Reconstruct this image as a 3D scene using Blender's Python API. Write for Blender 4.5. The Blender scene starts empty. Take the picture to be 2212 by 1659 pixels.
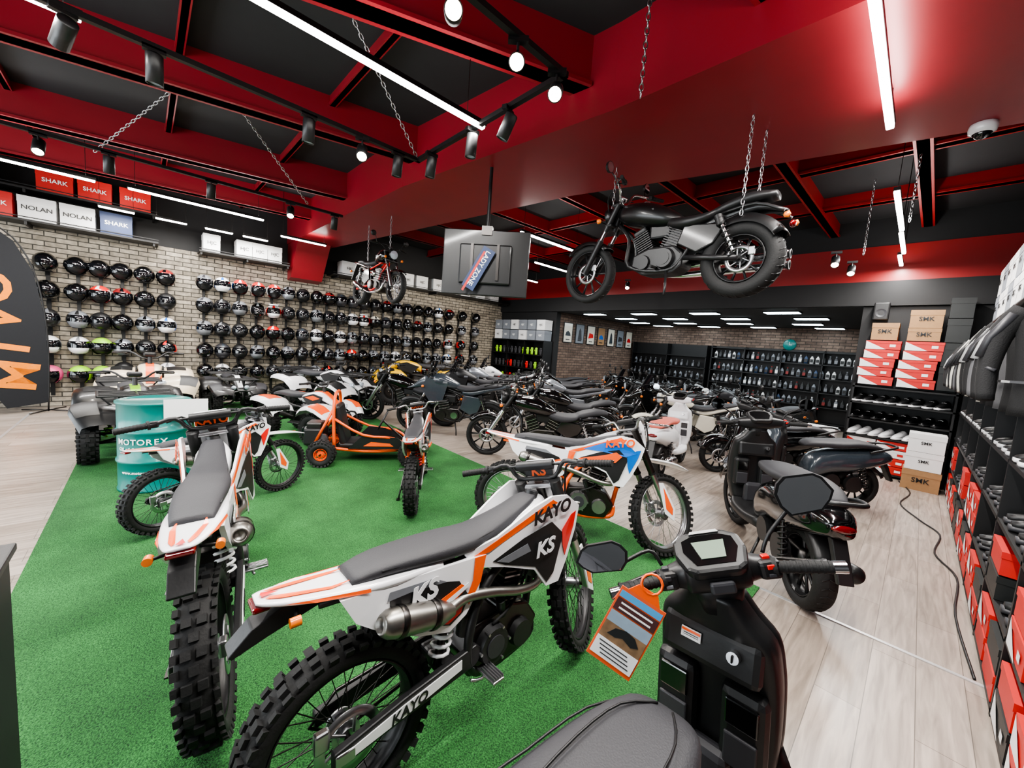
import bpy, bmesh, math, random
from mathutils import Vector, Matrix
random.seed(4)
D=bpy.data; COL=bpy.context.scene.collection
rad=math.radians; V=Vector
def lin(c): return tuple((x/12.92 if x<=.04045 else ((x+.055)/1.055)**2.4) for x in c)
MC={}
def M(name,c,r=.5,m=0,coat=0,noise=.12,sc=25,emit=0,bump=0,alpha=1):
    if name in MC: return MC[name]
    mt=D.materials.new(name);mt.use_nodes=True;nt=mt.node_tree;b=nt.nodes['Principled BSDF']
    cc=(*lin(c),1)
    b.inputs['Roughness'].default_value=r;b.inputs['Metallic'].default_value=m
    b.inputs['Coat Weight'].default_value=coat;b.inputs['Coat Roughness'].default_value=.08
    tc=nt.nodes.new('ShaderNodeTexCoord');n=nt.nodes.new('ShaderNodeTexNoise');n.inputs['Scale'].default_value=sc;n.inputs['Detail'].default_value=3
    nt.links.new(tc.outputs['Object'],n.inputs['Vector'])
    mx=nt.nodes.new('ShaderNodeMix');mx.data_type='RGBA'
    mx.inputs[6].default_value=tuple(x*(1-noise) for x in cc[:3])+(1,);mx.inputs[7].default_value=tuple(min(1,x*(1+noise)) for x in cc[:3])+(1,)
    nt.links.new(n.outputs[0],mx.inputs[0]);nt.links.new(mx.outputs[2],b.inputs['Base Color'])
    if emit:
        b.inputs['Emission Color'].default_value=cc;b.inputs['Emission Strength'].default_value=emit
    if bump:
        bp=nt.nodes.new('ShaderNodeBump');bp.inputs['Strength'].default_value=bump;bp.inputs['Distance'].default_value=.01
        nt.links.new(n.outputs[0],bp.inputs['Height']);nt.links.new(bp.outputs[0],b.inputs['Normal'])
    MC[name]=mt;return mt
BLK=M('black_plastic',(.105,.105,.11),.42,sc=60,bump=.05)
GBLK=M('gloss_black',(.04,.04,.045),.12,coat=1)
SBLK=M('satin_black_paint',(.06,.06,.065),.38,coat=.25)
RUB=M('rubber',(.09,.09,.092),.75,sc=80,bump=.2)
SEAT=M('seat_vinyl',(.18,.18,.195),.6,sc=200,bump=.15)
DG=M('dark_grey',(.2,.2,.215),.45)
MG=M('mid_grey',(.45,.46,.48),.4)
CHR=M('chrome',(.85,.85,.86),.15,1)
ALU=M('aluminium',(.72,.72,.73),.32,1,bump=.03)
STL=M('dark_steel',(.3,.29,.285),.35,1)
TI=M('brushed_steel',(.6,.59,.57),.36,1)
WHT=M('white_plastic',(.93,.93,.94),.25,coat=.5,noise=.02)
ORG=M('orange_plastic',(.95,.36,.08),.3,coat=.4,noise=.05)
REDP=M('red_plastic',(.85,.08,.07),.3,coat=.4,noise=.05)
BLU=M('blue_plastic',(.08,.4,.75),.3,coat=.4,noise=.05)
YEL=M('yellow_plastic',(.92,.72,.08),.3,coat=.4,noise=.05)
BEI=M('beige_plastic',(.84,.78,.68),.35,coat=.3,noise=.05)
CREAM=M('cream_paint',(.9,.88,.82),.2,coat=.6,noise=.03)
SAL=M('salmon_vinyl',(.82,.42,.36),.5)
GRYB=M('graphite_paint',(.22,.25,.28),.25,coat=.7)
SILV=M('silver_paint',(.6,.62,.65),.25,.5,coat=.5)
AMB=M('amber_lens',(1,.5,.12),.2,coat=.5)
RLENS=M('red_lens',(.42,.03,.05),.15,coat=1)
GLS=M('lens_glass',(.8,.85,.9),.05,.3,coat=1)
MIR=M('mirror_glass',(.9,.92,.94),.02,1,noise=0)
VIS=M('dark_visor',(.06,.065,.08),.06,.2,coat=1)
GRN=M('lime',(.6,.85,.1),.35)
PNK=M('pink',(.9,.35,.55),.35)
CARD=M('cardboard',(.62,.48,.34),.8)
BOXR=M('red_card',(.76,.14,.12),.5,noise=.04)
BOXW=M('white_card',(.9,.9,.9),.5,noise=.03)
BOXB=M('navy_card',(.12,.2,.36),.5,noise=.04)
BOXG=M('grey_card',(.5,.52,.55),.6,noise=.04)
BOXK=M('black_card',(.11,.12,.12),.5)
FAB=M('jacket_fabric',(.1,.1,.105),.85,sc=150,bump=.3)
FABG=M('grey_jacket_fabric',(.36,.36,.37),.85,sc=150,bump=.3)
LED=M('led_diffuser',(1,.98,.95),.5,emit=16,noise=0)
LAMP=M('lamp_lens',(1,.9,.72),.4,emit=40,noise=0)
PAN=M('ceiling_panel_diffuser',(.9,.97,1),.5,emit=7,noise=0)
TEAL=M('teal_drum_paint',(.04,.46,.44),.35,coat=.3,noise=.06,sc=4)
SHK=M('black_shelf',(.065,.065,.07),.5)

class G:
    def __init__(s): s.v=[];s.f=[];s.fm=[];s.fs=[];s.ms=[]
    def mi(s,m):
        if m not in s.ms: s.ms.append(m)
        return s.ms.index(m)
    def add(s,vs,fs,m,sm=False):
        o=len(s.v);k=s.mi(m)
        s.v+=[tuple(p) for p in vs]
        for f in fs: s.f.append([i+o for i in f]);s.fm.append(k);s.fs.append(sm)
        return s
    def box(s,c,d,m,rot=None,bev=0):
        if bev:
            bm=bmesh.new();bmesh.ops.create_cube(bm,size=1)
            bmesh.ops.scale(bm,vec=d,verts=bm.verts)
            bmesh.ops.bevel(bm,geom=bm.edges[:],offset=min(bev,min(d)*.45),segments=2,affect='EDGES',profile=.5)
            vs=[v.co.copy() for v in bm.verts];fs=[[v.index for v in f.verts] for f in bm.faces];bm.free()
        else:
            vs=[V((x*d[0]/2,y*d[1]/2,z*d[2]/2)) for x in(-1,1) for y in(-1,1) for z in(-1,1)]
            fs=[(0,1,3,2),(4,6,7,5),(0,4,5,1),(2,3,7,6),(0,2,6,4),(1,5,7,3)]
        if rot is not None: vs=[rot@p for p in vs]
        c=V(c);return s.add([p+c for p in vs],fs,m)
    def cyl(s,a,b,r,m,r2=None,n=14,cap=True):
        a=V(a);b=V(b);r2=r if r2 is None else r2;z=(b-a).normalized();x=z.orthogonal().normalized();y=z.cross(x)
        A=[a+(x*math.cos(t)+y*math.sin(t))*r for t in [2*math.pi*i/n for i in range(n)]]
        B=[b+(x*math.cos(t)+y*math.sin(t))*r2 for t in [2*math.pi*i/n for i in range(n)]]
        s.add(A+B,[(i,(i+1)%n,n+(i+1)%n,n+i) for i in range(n)],m,True)
        if cap: s.add(A,[list(range(n))],m);s.add(B,[list(range(n))],m)
        return s
    def tube(s,P,r,m,n=8,closed=False,smo=0):
        P=[V(p) for p in P]
        if smo: P=spl(P,smo,closed)
        k=len(P);R=r if isinstance(r,list) else [r]*k
        if len(R)!=k: R=[R[0]+(R[-1]-R[0])*i/(k-1) for i in range(k)]
        vs=[];prev=None
        for i in range(k):
            if closed: t=(P[(i+1)%k]-P[i-1])
            else: t=P[min(i+1,k-1)]-P[max(i-1,0)]
            t.normalize()
            if prev is None: x=t.orthogonal().normalized()
            else:
                x=prev-t*prev.dot(t);x.normalize()
            prev=x;y=t.cross(x)
            vs+=[P[i]+(x*math.cos(a)+y*math.sin(a))*R[i] for a in [2*math.pi*j/n for j in range(n)]]
        fs=[]
        for i in range(k if closed else k-1):
            o=i*n;q=((i+1)%k)*n
            fs+=[(o+j,o+(j+1)%n,q+(j+1)%n,q+j) for j in range(n)]
        if not closed: fs+=[list(range(n)),list(range((k-1)*n,k*n))]
        return s.add(vs,fs,m,True)
    def loft(s,S,m,n=16,p=2.6,ax='x',sub=3):
        S=[V4(t) for t in S]
        if sub>1 and len(S)>2:
            o=[]
            for i in range(len(S)-1):
                a=S[max(i-1,0)];b=S[i];c=S[i+1];d=S[min(i+2,len(S)-1)]
                for j in range(sub):
                    t=j/sub;o.append([.5*(2*b[k]+(c[k]-a[k])*t+(2*a[k]-5*b[k]+4*c[k]-d[k])*t*t+(3*b[k]-a[k]-3*c[k]+d[k])*t**3) for k in range(5)])
            o.append(S[-1]);S=o
        vs=[]
        for (x,y,z,w,h) in S:
            for j in range(n):
                a=2*math.pi*j/n;ca=math.cos(a);sa=math.sin(a)
                u=y+w*math.copysign(abs(ca)**(2/p),ca);q=z+h*math.copysign(abs(sa)**(2/p),sa)
                vs.append((x,u,q) if ax=='x' else ((u,q,x) if ax=='z' else (u,x,q)))
        k=len(S);fs=[]
        for i in range(k-1): fs+=[(i*n+j,i*n+(j+1)%n,(i+1)*n+(j+1)%n,(i+1)*n+j) for j in range(n)]
        fs+=[list(range(n)),list(range((k-1)*n,k*n))]
        return s.add(vs,fs,m,True)
    def prism(s,P,y0,y1,m,bev=0):
        n=len(P)
        vs=[V((x,y0,z)) for x,z in P]+[V((x,y1,z)) for x,z in P]
        fs=[list(range(n)),list(range(n,2*n))]+[(i,(i+1)%n,n+(i+1)%n,n+i) for i in range(n)]
        if bev:
            bm=bmesh.new();B=[bm.verts.new(v) for v in vs]
            for f in fs: bm.faces.new([B[i] for i in f])
            bmesh.ops.recalc_face_normals(bm,faces=bm.faces)
            bmesh.ops.bevel(bm,geom=bm.edges[:],offset=bev,segments=2,affect='EDGES',profile=.5)
            bm.verts.index_update()
            vs=[v.co.copy() for v in bm.verts];fs=[[v.index for v in f.verts] for f in bm.faces];bm.free()
        return s.add(vs,fs,m)
    def panel(s,P,yf,side,m,th=.012,off=0):
        n=len(P);vs=[V((x,side*(yf(x,z)+off),z)) for x,z in P]+[V((x,side*(yf(x,z)+off-th),z)) for x,z in P]
        fs=[list(range(n)),list(range(n,2*n))]+[(i,(i+1)%n,n+(i+1)%n,n+i) for i in range(n)]
        return s.add(vs,fs,m)
    def lathe(s,prof,c,ax,m,n=24):
        c=V(c);z=V(ax).normalized();x=z.orthogonal().normalized();y=z.cross(x);vs=[]
        for r,h in prof: vs+=[c+z*h+(x*math.cos(a)+y*math.sin(a))*r for a in [2*math.pi*j/n for j in range(n)]]
        k=len(prof);fs=[]
        for i in range(k-1): fs+=[(i*n+j,i*n+(j+1)%n,(i+1)*n+(j+1)%n,(i+1)*n+j) for j in range(n)]
        return s.add(vs,fs,m,True)
    def ball(s,c,r,m,n=12,sc=(1,1,1)):
        vs=[];fs=[]
        for i in range(n//2+1):
            t=math.pi*i/(n//2)
            for j in range(n):
                a=2*math.pi*j/n;vs.append((c[0]+r*sc[0]*math.sin(t)*math.cos(a),c[1]+r*sc[1]*math.sin(t)*math.sin(a),c[2]+r*sc[2]*math.cos(t)))
        for i in range(n//2): fs+=[(i*n+j,i*n+(j+1)%n,(i+1)*n+(j+1)%n,(i+1)*n+j) for j in range(n)]
        return s.add(vs,fs,m,True)
    def fender(s,cx,cz,R,w,a0,a1,m,n=14,th=.006,drop=.03):
        vs=[];U=[-1,-.96,-.6,0,.6,.96,1]
        for i in range(n+1):
            a=rad(a0+(a1-a0)*i/n)
            for lay in (0,1):
                for u in U:
                    r=R-(drop if abs(u)==1 else 0)+.012*(1-u*u)-lay*th
                    vs.append((cx+r*math.cos(a),u*w,cz+r*math.sin(a)))
        k=len(U);fs=[]
        for i in range(n):
            for lay in (0,1):
                o=i*2*k+lay*k;q=o+2*k
                fs+=[(o+j,o+j+1,q+j+1,q+j) for j in range(k-1)]
        for i in (0,n):
            o=i*2*k;fs+=[(o+j,o+j+1,o+k+j+1,o+k+j) for j in range(k-1)]
        return s.add(vs,fs,m,True)
    def spring(s,a,b,R,r,turns,m):
        a=V(a);b=V(b);z=(b-a);L=z.length;z.normalize();x=z.orthogonal().normalized();y=z.cross(x)
        P=[a+z*L*t/(turns*10)+(x*math.cos(t*.628)+y*math.sin(t*.628))*R for t in range(turns*10+1)]
        return s.tube(P,r,m,5)
def V4(t): return list(t) if len(t)==5 else [t[0],0,t[1],t[2],t[3]]
def spl(P,k,closed=False):
    o=[];n=len(P)
    for i in range(n if closed else n-1):
        if closed: a,b,c,d=P[i-1],P[i],P[(i+1)%n],P[(i+2)%n]
        else: a,b,c,d=P[max(i-1,0)],P[i],P[i+1],P[min(i+2,n-1)]
        for j in range(k):
            t=j/k;o.append(.5*(2*b+(c-a)*t+(2*a-5*b+4*c-d)*t*t+(3*b-a-3*c+d)*t**3))
    if not closed:o.append(P[-1])
    return o
def mesh(name,g):
    me=D.meshes.new(name);me.from_pydata(g.v,[],g.f)
    for m in g.ms: me.materials.append(m)
    me.polygons.foreach_set('material_index',g.fm);me.polygons.foreach_set('use_smooth',g.fs)
    bm=bmesh.new();bm.from_mesh(me);bmesh.ops.recalc_face_normals(bm,faces=bm.faces);bm.to_mesh(me);bm.free()
    return me
def part(name,g,par,mat=None,label=None):
    o=D.objects.new(name,mesh(name,g) if isinstance(g,G) else g);COL.objects.link(o);o.parent=par
    if mat is not None:o.matrix_local=mat
    if label:o['label']=label
    return o
def props(o,label,cat,group=None):
    o['label']=label;o['category']=cat
    if group:o['group']=group
    return o
def thing(name,g,label,cat,loc=(0,0,0),rz=0,group=None,rot=None):
    o=D.objects.new(name,mesh(name,g) if isinstance(g,G) else g);COL.objects.link(o);o.location=loc
    o.rotation_euler=rot if rot else (0,0,rad(rz))
    return props(o,label,cat,group)
def root(name,label,cat,loc=(0,0,0),rz=0,group=None,s=1,lean=0,pitch=0):
    o=D.objects.new(name,None);COL.objects.link(o);o.empty_display_size=.1;o.location=loc;o.rotation_euler=(rad(lean),rad(pitch),rad(rz));o.scale=(s,s,s)
    return props(o,label,cat,group)
def struct(name,g):
    o=D.objects.new(name,mesh(name,g));COL.objects.link(o);o['kind']='structure';return o
TX={}
def text(s,size,mat,par,loc,rx=90,ry=0,rz=0,shear=0,ex=.0012,bold=0,name='lettering',pre=None):
    key=(s,size,mat.name,shear,bold)
    if key not in TX:
        c=D.curves.new('t','FONT');c.body=s;c.size=size;c.extrude=ex;c.shear=shear;c.align_x='CENTER';c.align_y='CENTER';c.offset=bold;c.resolution_u=3
        o=D.objects.new('t',c);COL.objects.link(o);me=D.meshes.new_from_object(o);D.objects.remove(o)
        me.materials.clear();me.materials.append(mat);TX[key]=me
    o=D.objects.new(name,TX[key]);COL.objects.link(o);o.parent=par
    Mx=Matrix.Translation(loc)@Matrix.Rotation(rad(rz),4,'Z')@Matrix.Rotation(rad(ry),4,'Y')@Matrix.Rotation(rad(rx),4,'X')
    o.matrix_local=(pre@Mx) if pre is not None else Mx
    return o
def steerM(deg,px,pz,rake):
    p=V((px,0,pz));return Matrix.Translation(p)@Matrix.Rotation(rad(deg),4,V((-math.sin(rad(rake)),0,math.cos(rad(rake)))))@Matrix.Translation(-p)

# ---------- wheels
def wheel(par,x,z,R,w,kind,name,mat=None,rimc=None,knob=False,rimR=None,y=0,disc=True,dside=1):
    rimc=rimc or BLK;rr=rimR or R-w*.62
    g=G()
    g.lathe([(rr,-w*.36),(rr+.008,-w*.38),(rr-.012,-w*.2),(rr-.016,0),(rr-.012,w*.2),(rr+.008,w*.38),(rr,w*.36)],(x,y,z),(0,1,0),rimc,36)
    hub=ALU if kind=='spoke' else rimc
    g.cyl((x,y-.05,z),(x,y+.05,z),.032,hub);g.cyl((x,y-.035,z),(x,y-.028,z),.05,hub);g.cyl((x,y+.028,z),(x,y+.035,z),.05,hub)
    g.cyl((x,y-.1,z),(x,y+.1,z),.012,STL,n=8)
    if kind=='spoke':
        for i in range(32):
            a=2*math.pi*i/32;sd=.03 if i%2 else -.03;b=a+(.35 if (i//2)%2 else -.35)
            g.cyl((x+.045*math.cos(b),y+sd,z+.045*math.sin(b)),(x+(rr-.01)*math.cos(a),y,z+(rr-.01)*math.sin(a)),.0022,ALU if rimc!=BLK else STL,n=4,cap=False)
    elif kind=='alloy':
        for i in range(10):
            a=2*math.pi*i/10
            p0=V((x+.03*math.cos(a),y,z+.03*math.sin(a)));p1=V((x+(rr-.008)*math.cos(a),y,z+(rr-.008)*math.sin(a)))
            g.tube([p0,(p0+p1)/2,p1],[.016,.01,.014],rimc,6)
    else:
        g.lathe([(.0,w*.15),(.05,w*.18),(rr*.6,w*.02),(rr,w*.1)],(x,y,z),(0,1,0),rimc,28)
        g.lathe([(.0,-w*.15),(.05,-w*.18),(rr*.6,-w*.02),(rr,-w*.1)],(x,y,z),(0,1,0),rimc,28)
        for sd in(-1,1):
            for i in range(5):
                a=2*math.pi*i/5;g.cyl((x+.055*math.cos(a),y+sd*w*.12,z+.055*math.sin(a)),(x+.055*math.cos(a),y+sd*w*.24,z+.055*math.sin(a)),.01,CHR,n=8)
    W=part(name,g,par,mat)
    t=G();h=(R-rr)/2;rc=(R+rr)/2;pr=[]
    for j in range(13):
        a=math.pi*2*j/12;ca=math.cos(a);sa=math.sin(a)
        pr.append((rc+h*math.copysign(abs(ca)**.8,ca),w*.5*math.copysign(abs(sa)**.75,sa)))
    t.lathe(pr,(x,y,z),(0,1,0),RUB,44)
    if knob:
        n=int(2*math.pi*R/.05);n+=n%2;kh=.016
        for i in range(n):
            for rw in (-1.02,0,1.02) if i%2 else (-.5,.5,-1.02,1.02):
                a=2*math.pi*i/n;da=.0145/R;yy=y+rw*w*.36;hw=w*(.13 if abs(rw)<1 else .08)
                dr=-.0 if abs(rw)<.9 else -w*.09
                vs=[]
                for q in (0,1):
                    r_=R+dr-.014+(kh+.012)*q
                    for (aa,ww) in((-da,-hw),(da,-hw),(da,hw),(-da,hw)):
                        vs.append((x+r_*math.cos(a+aa),yy+ww*(1-.12*q)+(rw*.012*q if abs(rw)>.9 else 0),z+r_*math.sin(a+aa)))
                t.add(vs,[(0,1,2,3),(4,5,6,7),(0,1,5,4),(1,2,6,5),(2,3,7,6),(3,0,4,7)],RUB)
    else:
        for i in range(30):
            a=2*math.pi*i/30
            for sd in(-1,1): t.tube([(x+(R+.0012)*math.cos(a),y,z+(R+.0012)*math.sin(a)),(x+(R-.004)*math.cos(a+.06),y+sd*w*.25,z+(R-.004)*math.sin(a+.06)),(x+(R-.022)*math.cos(a+.1),y+sd*w*.42,z+(R-.022)*math.sin(a+.1))],.003,BLK,4)
    part('tire',t,W)
    if disc:
        d=G();yy=y+dside*.062;r=min(.115,rr*.6)
        d.lathe([(r*.7,-.002),(r,-.002),(r,.002),(r*.7,.002),(r*.7,-.002)],(x,yy,z),(0,1,0),ALU,40)
        for i in range(6):
            a=i*math.pi/3;d.cyl((x+.03*math.cos(a),yy,z+.03*math.sin(a)),(x+r*.72*math.cos(a+.3),yy,z+r*.72*math.sin(a+.3)),.006,ALU,n=6)
        d.box((x-r*.8,yy,z+r*.5),(.05,.03,.07),ALU,bev=.008)
        part('brake_disc',d,W)
    return W
def mirror(par,p,side,sm,hexa=False,stalk=None,tall=1,glass=None):
    p=V(p);g=G();q=V(stalk) if stalk else p+V((.02,-side*.1,-.13))
    g.tube([q,q+V((0,side*.03,.05)),p+V((0,-side*.04,-.03)),p+V((.01,0,0))],.006,BLK,8,smo=4)
    if hexa: O=[(-.085,.012),(-.07,.035),(-.045,.05),(.04,.047),(.062,.035),(.085,.0),(.07,-.02),(.04,-.042),(-.055,-.045),(-.078,-.02)]
    else: O=[(.055*math.cos(a),.055*math.sin(a)) for a in [i*math.pi/8 for i in range(16)]]
    O=[(a/ (1+.25*(tall-1)),b*tall) for a,b in O];n=len(O)
    vs=[p+V((.025,a*.6*side,b*.6)) for a,b in O]+[p+V((.012,a*.92*side,b*.92)) for a,b in O]+[p+V((-.012,a*side,b)) for a,b in O]
    g.add(vs,[list(range(n)),list(range(2*n,3*n))]+[(k*n+i,k*n+(i+1)%n,(k+1)*n+(i+1)%n,(k+1)*n+i) for i in range(n) for k in(0,1)],BLK)
    o=part('mirror',g,par,sm)
    h=G();h.add([p+V((-.0135,a*.9*side,b*.9)) for a,b in O],[list(range(n))],MIR);part('mirror_glass',h,o)
    return o
def grips(par,hx,hz,half,sm,sweep=.06,barend=False,lever=True):
    for sd in(-1,1):
        a=V((hx-sweep,sd*half,hz));b=V((hx-sweep*.45,sd*(half-.13),hz+.004))
        g=G();g.cyl(a,b,.0165,RUB,n=12)
        for i in range(9):
            t=a+(b-a)*(i+.5)/9;g.cyl(t-(b-a)*.02,t+(b-a)*.02,.018,RUB,n=12)
        g.cyl(b,b+(b-a).normalized()*.012,.025,RUB,n=12)
        if barend:g.cyl(a-(b-a).normalized()*.03,a,.017,CHR,n=12)
        o=part('grip',g,par,sm)
        if lever:
            g=G();c=b+(b-a).normalized()*.03;g.box(c,(.035,.04,.035),BLK,bev=.006)
            g.tube([c+V((.02,0,0)),c+V((.055,sd*.03,0)),a+V((.045,-sd*.02,0)),a+V((.05,0,0))],.006,STL,6,smo=3)
            part('lever',g,o)

# ---------- off-road motorcycle
def dirt(label,loc,rz,s=1,steer=0,pl=WHT,ac=ORG,ac2=REDP,frame=BLK,side=BLK,txt='KAYO',txt2='KS',tcol=BLK,lean=-3,logo=ORG,rimc=BLK,seatm=SEAT,tail=True,plate=None):
    r=root('dirt_bike',label,'motorcycle',loc,rz,s=s,lean=lean)
    sm=steerM(steer,1.03,.93,26)
    wheel(r,0,.34,.326,.125,'spoke','rear_wheel',rimc=rimc,knob=True,dside=-1)
    wheel(r,1.38,.35,.34,.09,'spoke','front_wheel',mat=sm,rimc=rimc,knob=True)
    g=G()
    for sd in(-1,1):
        g.prism([(-.07,.31),(-.07,.37),(.2,.42),(.52,.46),(.56,.42),(.52,.37),(.2,.34)],sd*.085,sd*.115,side,bev=.006)
        g.prism([(-.05,.325),(-.05,.355),(.18,.398),(.44,.435),(.44,.395),(.18,.352)],sd*.115,sd*.119,WHT)
        g.box((-.03,sd*.105,.34),(.07,.03,.05),ALU,bev=.008)
    g.box((.4,0,.4),(.08,.2,.06),side,bev=.01)
    a=part('swingarm',g,r)
    if txt: text(txt,.055,BLK,a,(.2,-.1205,.375),ry=-8,shear=.3,bold=.001)
    g=G();g.tube([(.0,.075,.43),(.55,.075,.47),(.6,.075,.41),(.55,.075,.36),(.02,.075,.25),(-.09,.075,.34)],.007,STL,6,closed=True)
    part('drive_chain',g,r)
    g=G();g.cyl((.36,-.05,.42),(.44,-.04,.74),.018,STL);g.spring((.365,-.05,.45),(.43,-.04,.69),.038,.008,7,WHT if frame==BLK else REDP);g.cyl((.35,.03,.68),(.4,.03,.76),.02,ALU)
    part('shock_absorber',g,r)
    g=G()
    g.tube([(1.03,0,.96),(.95,0,.90),(.7,0,.84),(.5,0,.82)],.022,frame,8,smo=3)
    g.tube([(1.05,0,.86),(.97,0,.62),(.92,0,.36)],.02,frame,8,smo=3)
    for sd in(-1,1):
        g.tube([(1.03,0,.88),(.9,sd*.05,.82),(.62,sd*.08,.72),(.5,sd*.095,.55),(.5,sd*.095,.36),(.62,sd*.07,.28),(.9,sd*.05,.29),(.93,sd*.03,.38)],.02,frame,8,smo=4)
        g.tube([(.55,sd*.05,.83),(.2,sd*.06,.85),(-.1,sd*.055,.87)],.012,frame,6)
        g.tube([(.5,sd*.08,.58),(.25,sd*.07,.72),(.0,sd*.055,.86)],.011,frame,6)
    g.box((.22,0,.80),(.3,.12,.10),BLK,bev=.02)
    part('frame',g,r)
    g=G()
    g.prism([(.50,.30),(.60,.27),(.86,.28),(.93,.40),(.86,.50),(.74,.54),(.52,.52),(.46,.42)],-.085,.085,STL,bev=.012)
    for sd in(-1,1):
        g.cyl((.62,sd*.08,.41),(.62,sd*.125,.41),.09,BLK if frame==BLK else ALU,r2=.078,n=24);g.cyl((.80,sd*.08,.38),(.80,sd*.115,.38),.068,BLK if frame==BLK else ALU,r2=.06,n=20)
        g.cyl((.62,sd*.125,.41),(.62,sd*.13,.41),.05,DG,n=20)
        for i in range(6):
            an=i*math.pi/3;g.cyl((.62+.082*math.cos(an),sd*.1,.41+.082*math.sin(an)),(.62+.082*math.cos(an),sd*.13,.41+.082*math.sin(an)),.007,ALU,n=6)
    R_=Matrix.Rotation(rad(12),3,'Y')
    g.box((.765,0,.60),(.1,.1,.2),STL,rot=R_)
    for i in range(8): g.box((.745+.006*i,0,.53+.021*i),(.15,.15,.008),ALU if i%2==0 else STL,rot=R_)
    g.box((.79,0,.725),(.15,.14,.07),STL,rot=R_,bev=.015);g.cyl((.8,-.08,.73),(.8,.08,.73),.035,BLK,n=16)
    g.cyl((.52,0,.63),(.68,0,.62),.03,STL);g.box((.56,0,.66),(.14,.14,.12),BLK,bev=.02);g.cyl((.70,-.07,.5),(.66,-.1,.60),.022,BLK);g.cyl((.48,-.06,.5),(.5,-.06,.66),.03,BLK)
    g.tube([(.88,.05,.62),(.7,.1,.66),(.6,.09,.5)],.008,RUB,6,smo=4);g.tube([(.9,-.06,.7),(.75,-.1,.56),(.62,-.1,.5)],.007,RUB,6,smo=4);g.tube([(.95,-.03,.8),(.8,-.09,.66),(.7,-.06,.48)],.005,RUB,6,smo=4)
    g.tube([(.6,-.13,.34),(.52,-.15,.33),(.46,-.155,.36)],.007,ALU,6,smo=2)
    g.box((.97,0,.68),(.035,.22,.22),STL,rot=Matrix.Rotation(rad(12),3,'Y'))
    part('engine',g,r)
    g=G();q=V((.35,-.125,.69));d=(V((0,-.145,.79))-q).normalized()
    g.tube([(.85,-.02,.69),(.93,-.05,.68),(.95,-.09,.64),(.88,-.115,.60),(.76,-.115,.61),(.6,-.105,.66),(.46,-.10,.69),q],[.017,.024],TI,12,smo=5)
    g.lathe([(.024,-.03),(.042,.02),(.05,.05),(.053,.22),(.047,.265),(.036,.285),(.026,.295),(.025,.27),(.0,.27)],q,d,TI,24)
    g.lathe([(.053,.06),(.055,.065),(.055,.08),(.053,.085)],q,d,STL,24);g.lathe([(.053,.205),(.056,.21),(.056,.225),(.053,.23)],q,d,STL,24)
    part('exhaust_muffler',g,r)
    g=G();g.loft([(.0,.905,.07,.018),(.12,.918,.088,.028),(.38,.905,.105,.038),(.56,.895,.092,.043),(.74,.93,.07,.043),(.88,.985,.055,.025),(.93,1.0,.04,.012)],seatm,20,2.8)
    g.tube([(.1,.085,.925),(.4,.1,.905),(.7,.07,.93)],.003,BLK,5);g.tube([(.1,-.085,.925),(.4,-.1,.905),(.7,-.07,.93)],.003,BLK,5)
    part('seat',g,r)
    g=G();g.loft([(.60,.86,.05,.03),(.7,.87,.075,.06),(.88,.91,.085,.075),(1.0,.93,.05,.06)],pl,16);g.cyl((.93,0,.97),(.945,0,1.02),.035,BLK,n=18)
    part('fuel_tank',g,r)
    g=G();g.loft([(.35,.865,.095,.02),(.15,.878,.110,.02),(.0,.89,.10,.016),(-.14,.908,.078,.012),(-.24,.924,.05,.008),(-.27,.93,.03,.005)],pl,20,3.5)
    for sd in(-1,1):
        g.add([(.02,sd*.045,.914),(-.06,sd*.04,.912),(-.23,sd*.016,.936),(-.245,sd*.024,.936),(-.2,sd*.04,.93),(-.06,sd*.058,.913)],[range(6)],ac)
        g.add([(-.2,sd*.0,.935),(-.255,sd*.0,.94),(-.25,sd*.014,.94)],[range(3)],ac2)
        g.add([(.05,sd*.107,.892),(.05,sd*.110,.880),(-.12,sd*.09,.904),(-.2,sd*.067,.92),(-.14,sd*.082,.915)],[range(5)],ac)
    o=part('rear_fender',g,r)
    g=G();g.box((-.255,0,.912),(.05,.08,.018),RLENS,bev=.006)
    part('tail_light',g,o)
    if tail:
        g=G();g.prism([(-.05,.88),(-.2,.90),(-.28,.86),(-.34,.80),(-.33,.79),(-.24,.82),(-.1,.86)],-.038,.038,BLK,bev=.004)
        part('license_plate_holder',g,r)
        for sd in(-1,1):
            g=G();g.cyl((-.16,sd*.03,.875),(-.18,sd*.10,.875),.006,BLK);g.cyl((-.195,sd*.10,.875),(-.165,sd*.10,.875),.015,AMB,n=14)
            part('turn_signal',g,r)
    yf=lambda x,z:.098+.012*math.cos((z-.7)*6)
    ys=lambda x,z:.088+.085*max(0,min(1,(x-.5)/.45))-.02*max(0,(z-.9)*5)
    for sd in(-1,1):
        g=G()
        g.panel([(-.05,.885),(.18,.872),(.36,.86),(.56,.845),(.52,.70),(.46,.62),(.38,.58),(.24,.63),(.1,.71),(.0,.79)],yf,sd,pl,.02)
        g.panel([(.12,.84),(.3,.82),(.42,.78),(.47,.70),(.44,.64),(.38,.61),(.27,.655),(.22,.73),(.12,.78)],yf,sd,BLK,.002,.002)
        g.panel([(.12,.85),(.30,.835),(.36,.80),(.2,.82),(.11,.82)],yf,sd,MG,.002,.0025)
        g.panel([(.22,.71),(.3,.665),(.46,.74),(.43,.765)],yf,sd,ac,.002,.004);g.panel([(.27,.665),(.37,.62),(.43,.645),(.45,.70)],yf,sd,ac2,.002,.004)
        g.panel([(.2,.675),(.26,.665),(.47,.745),(.465,.76)],yf,sd,WHT,.002,.005)
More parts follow.
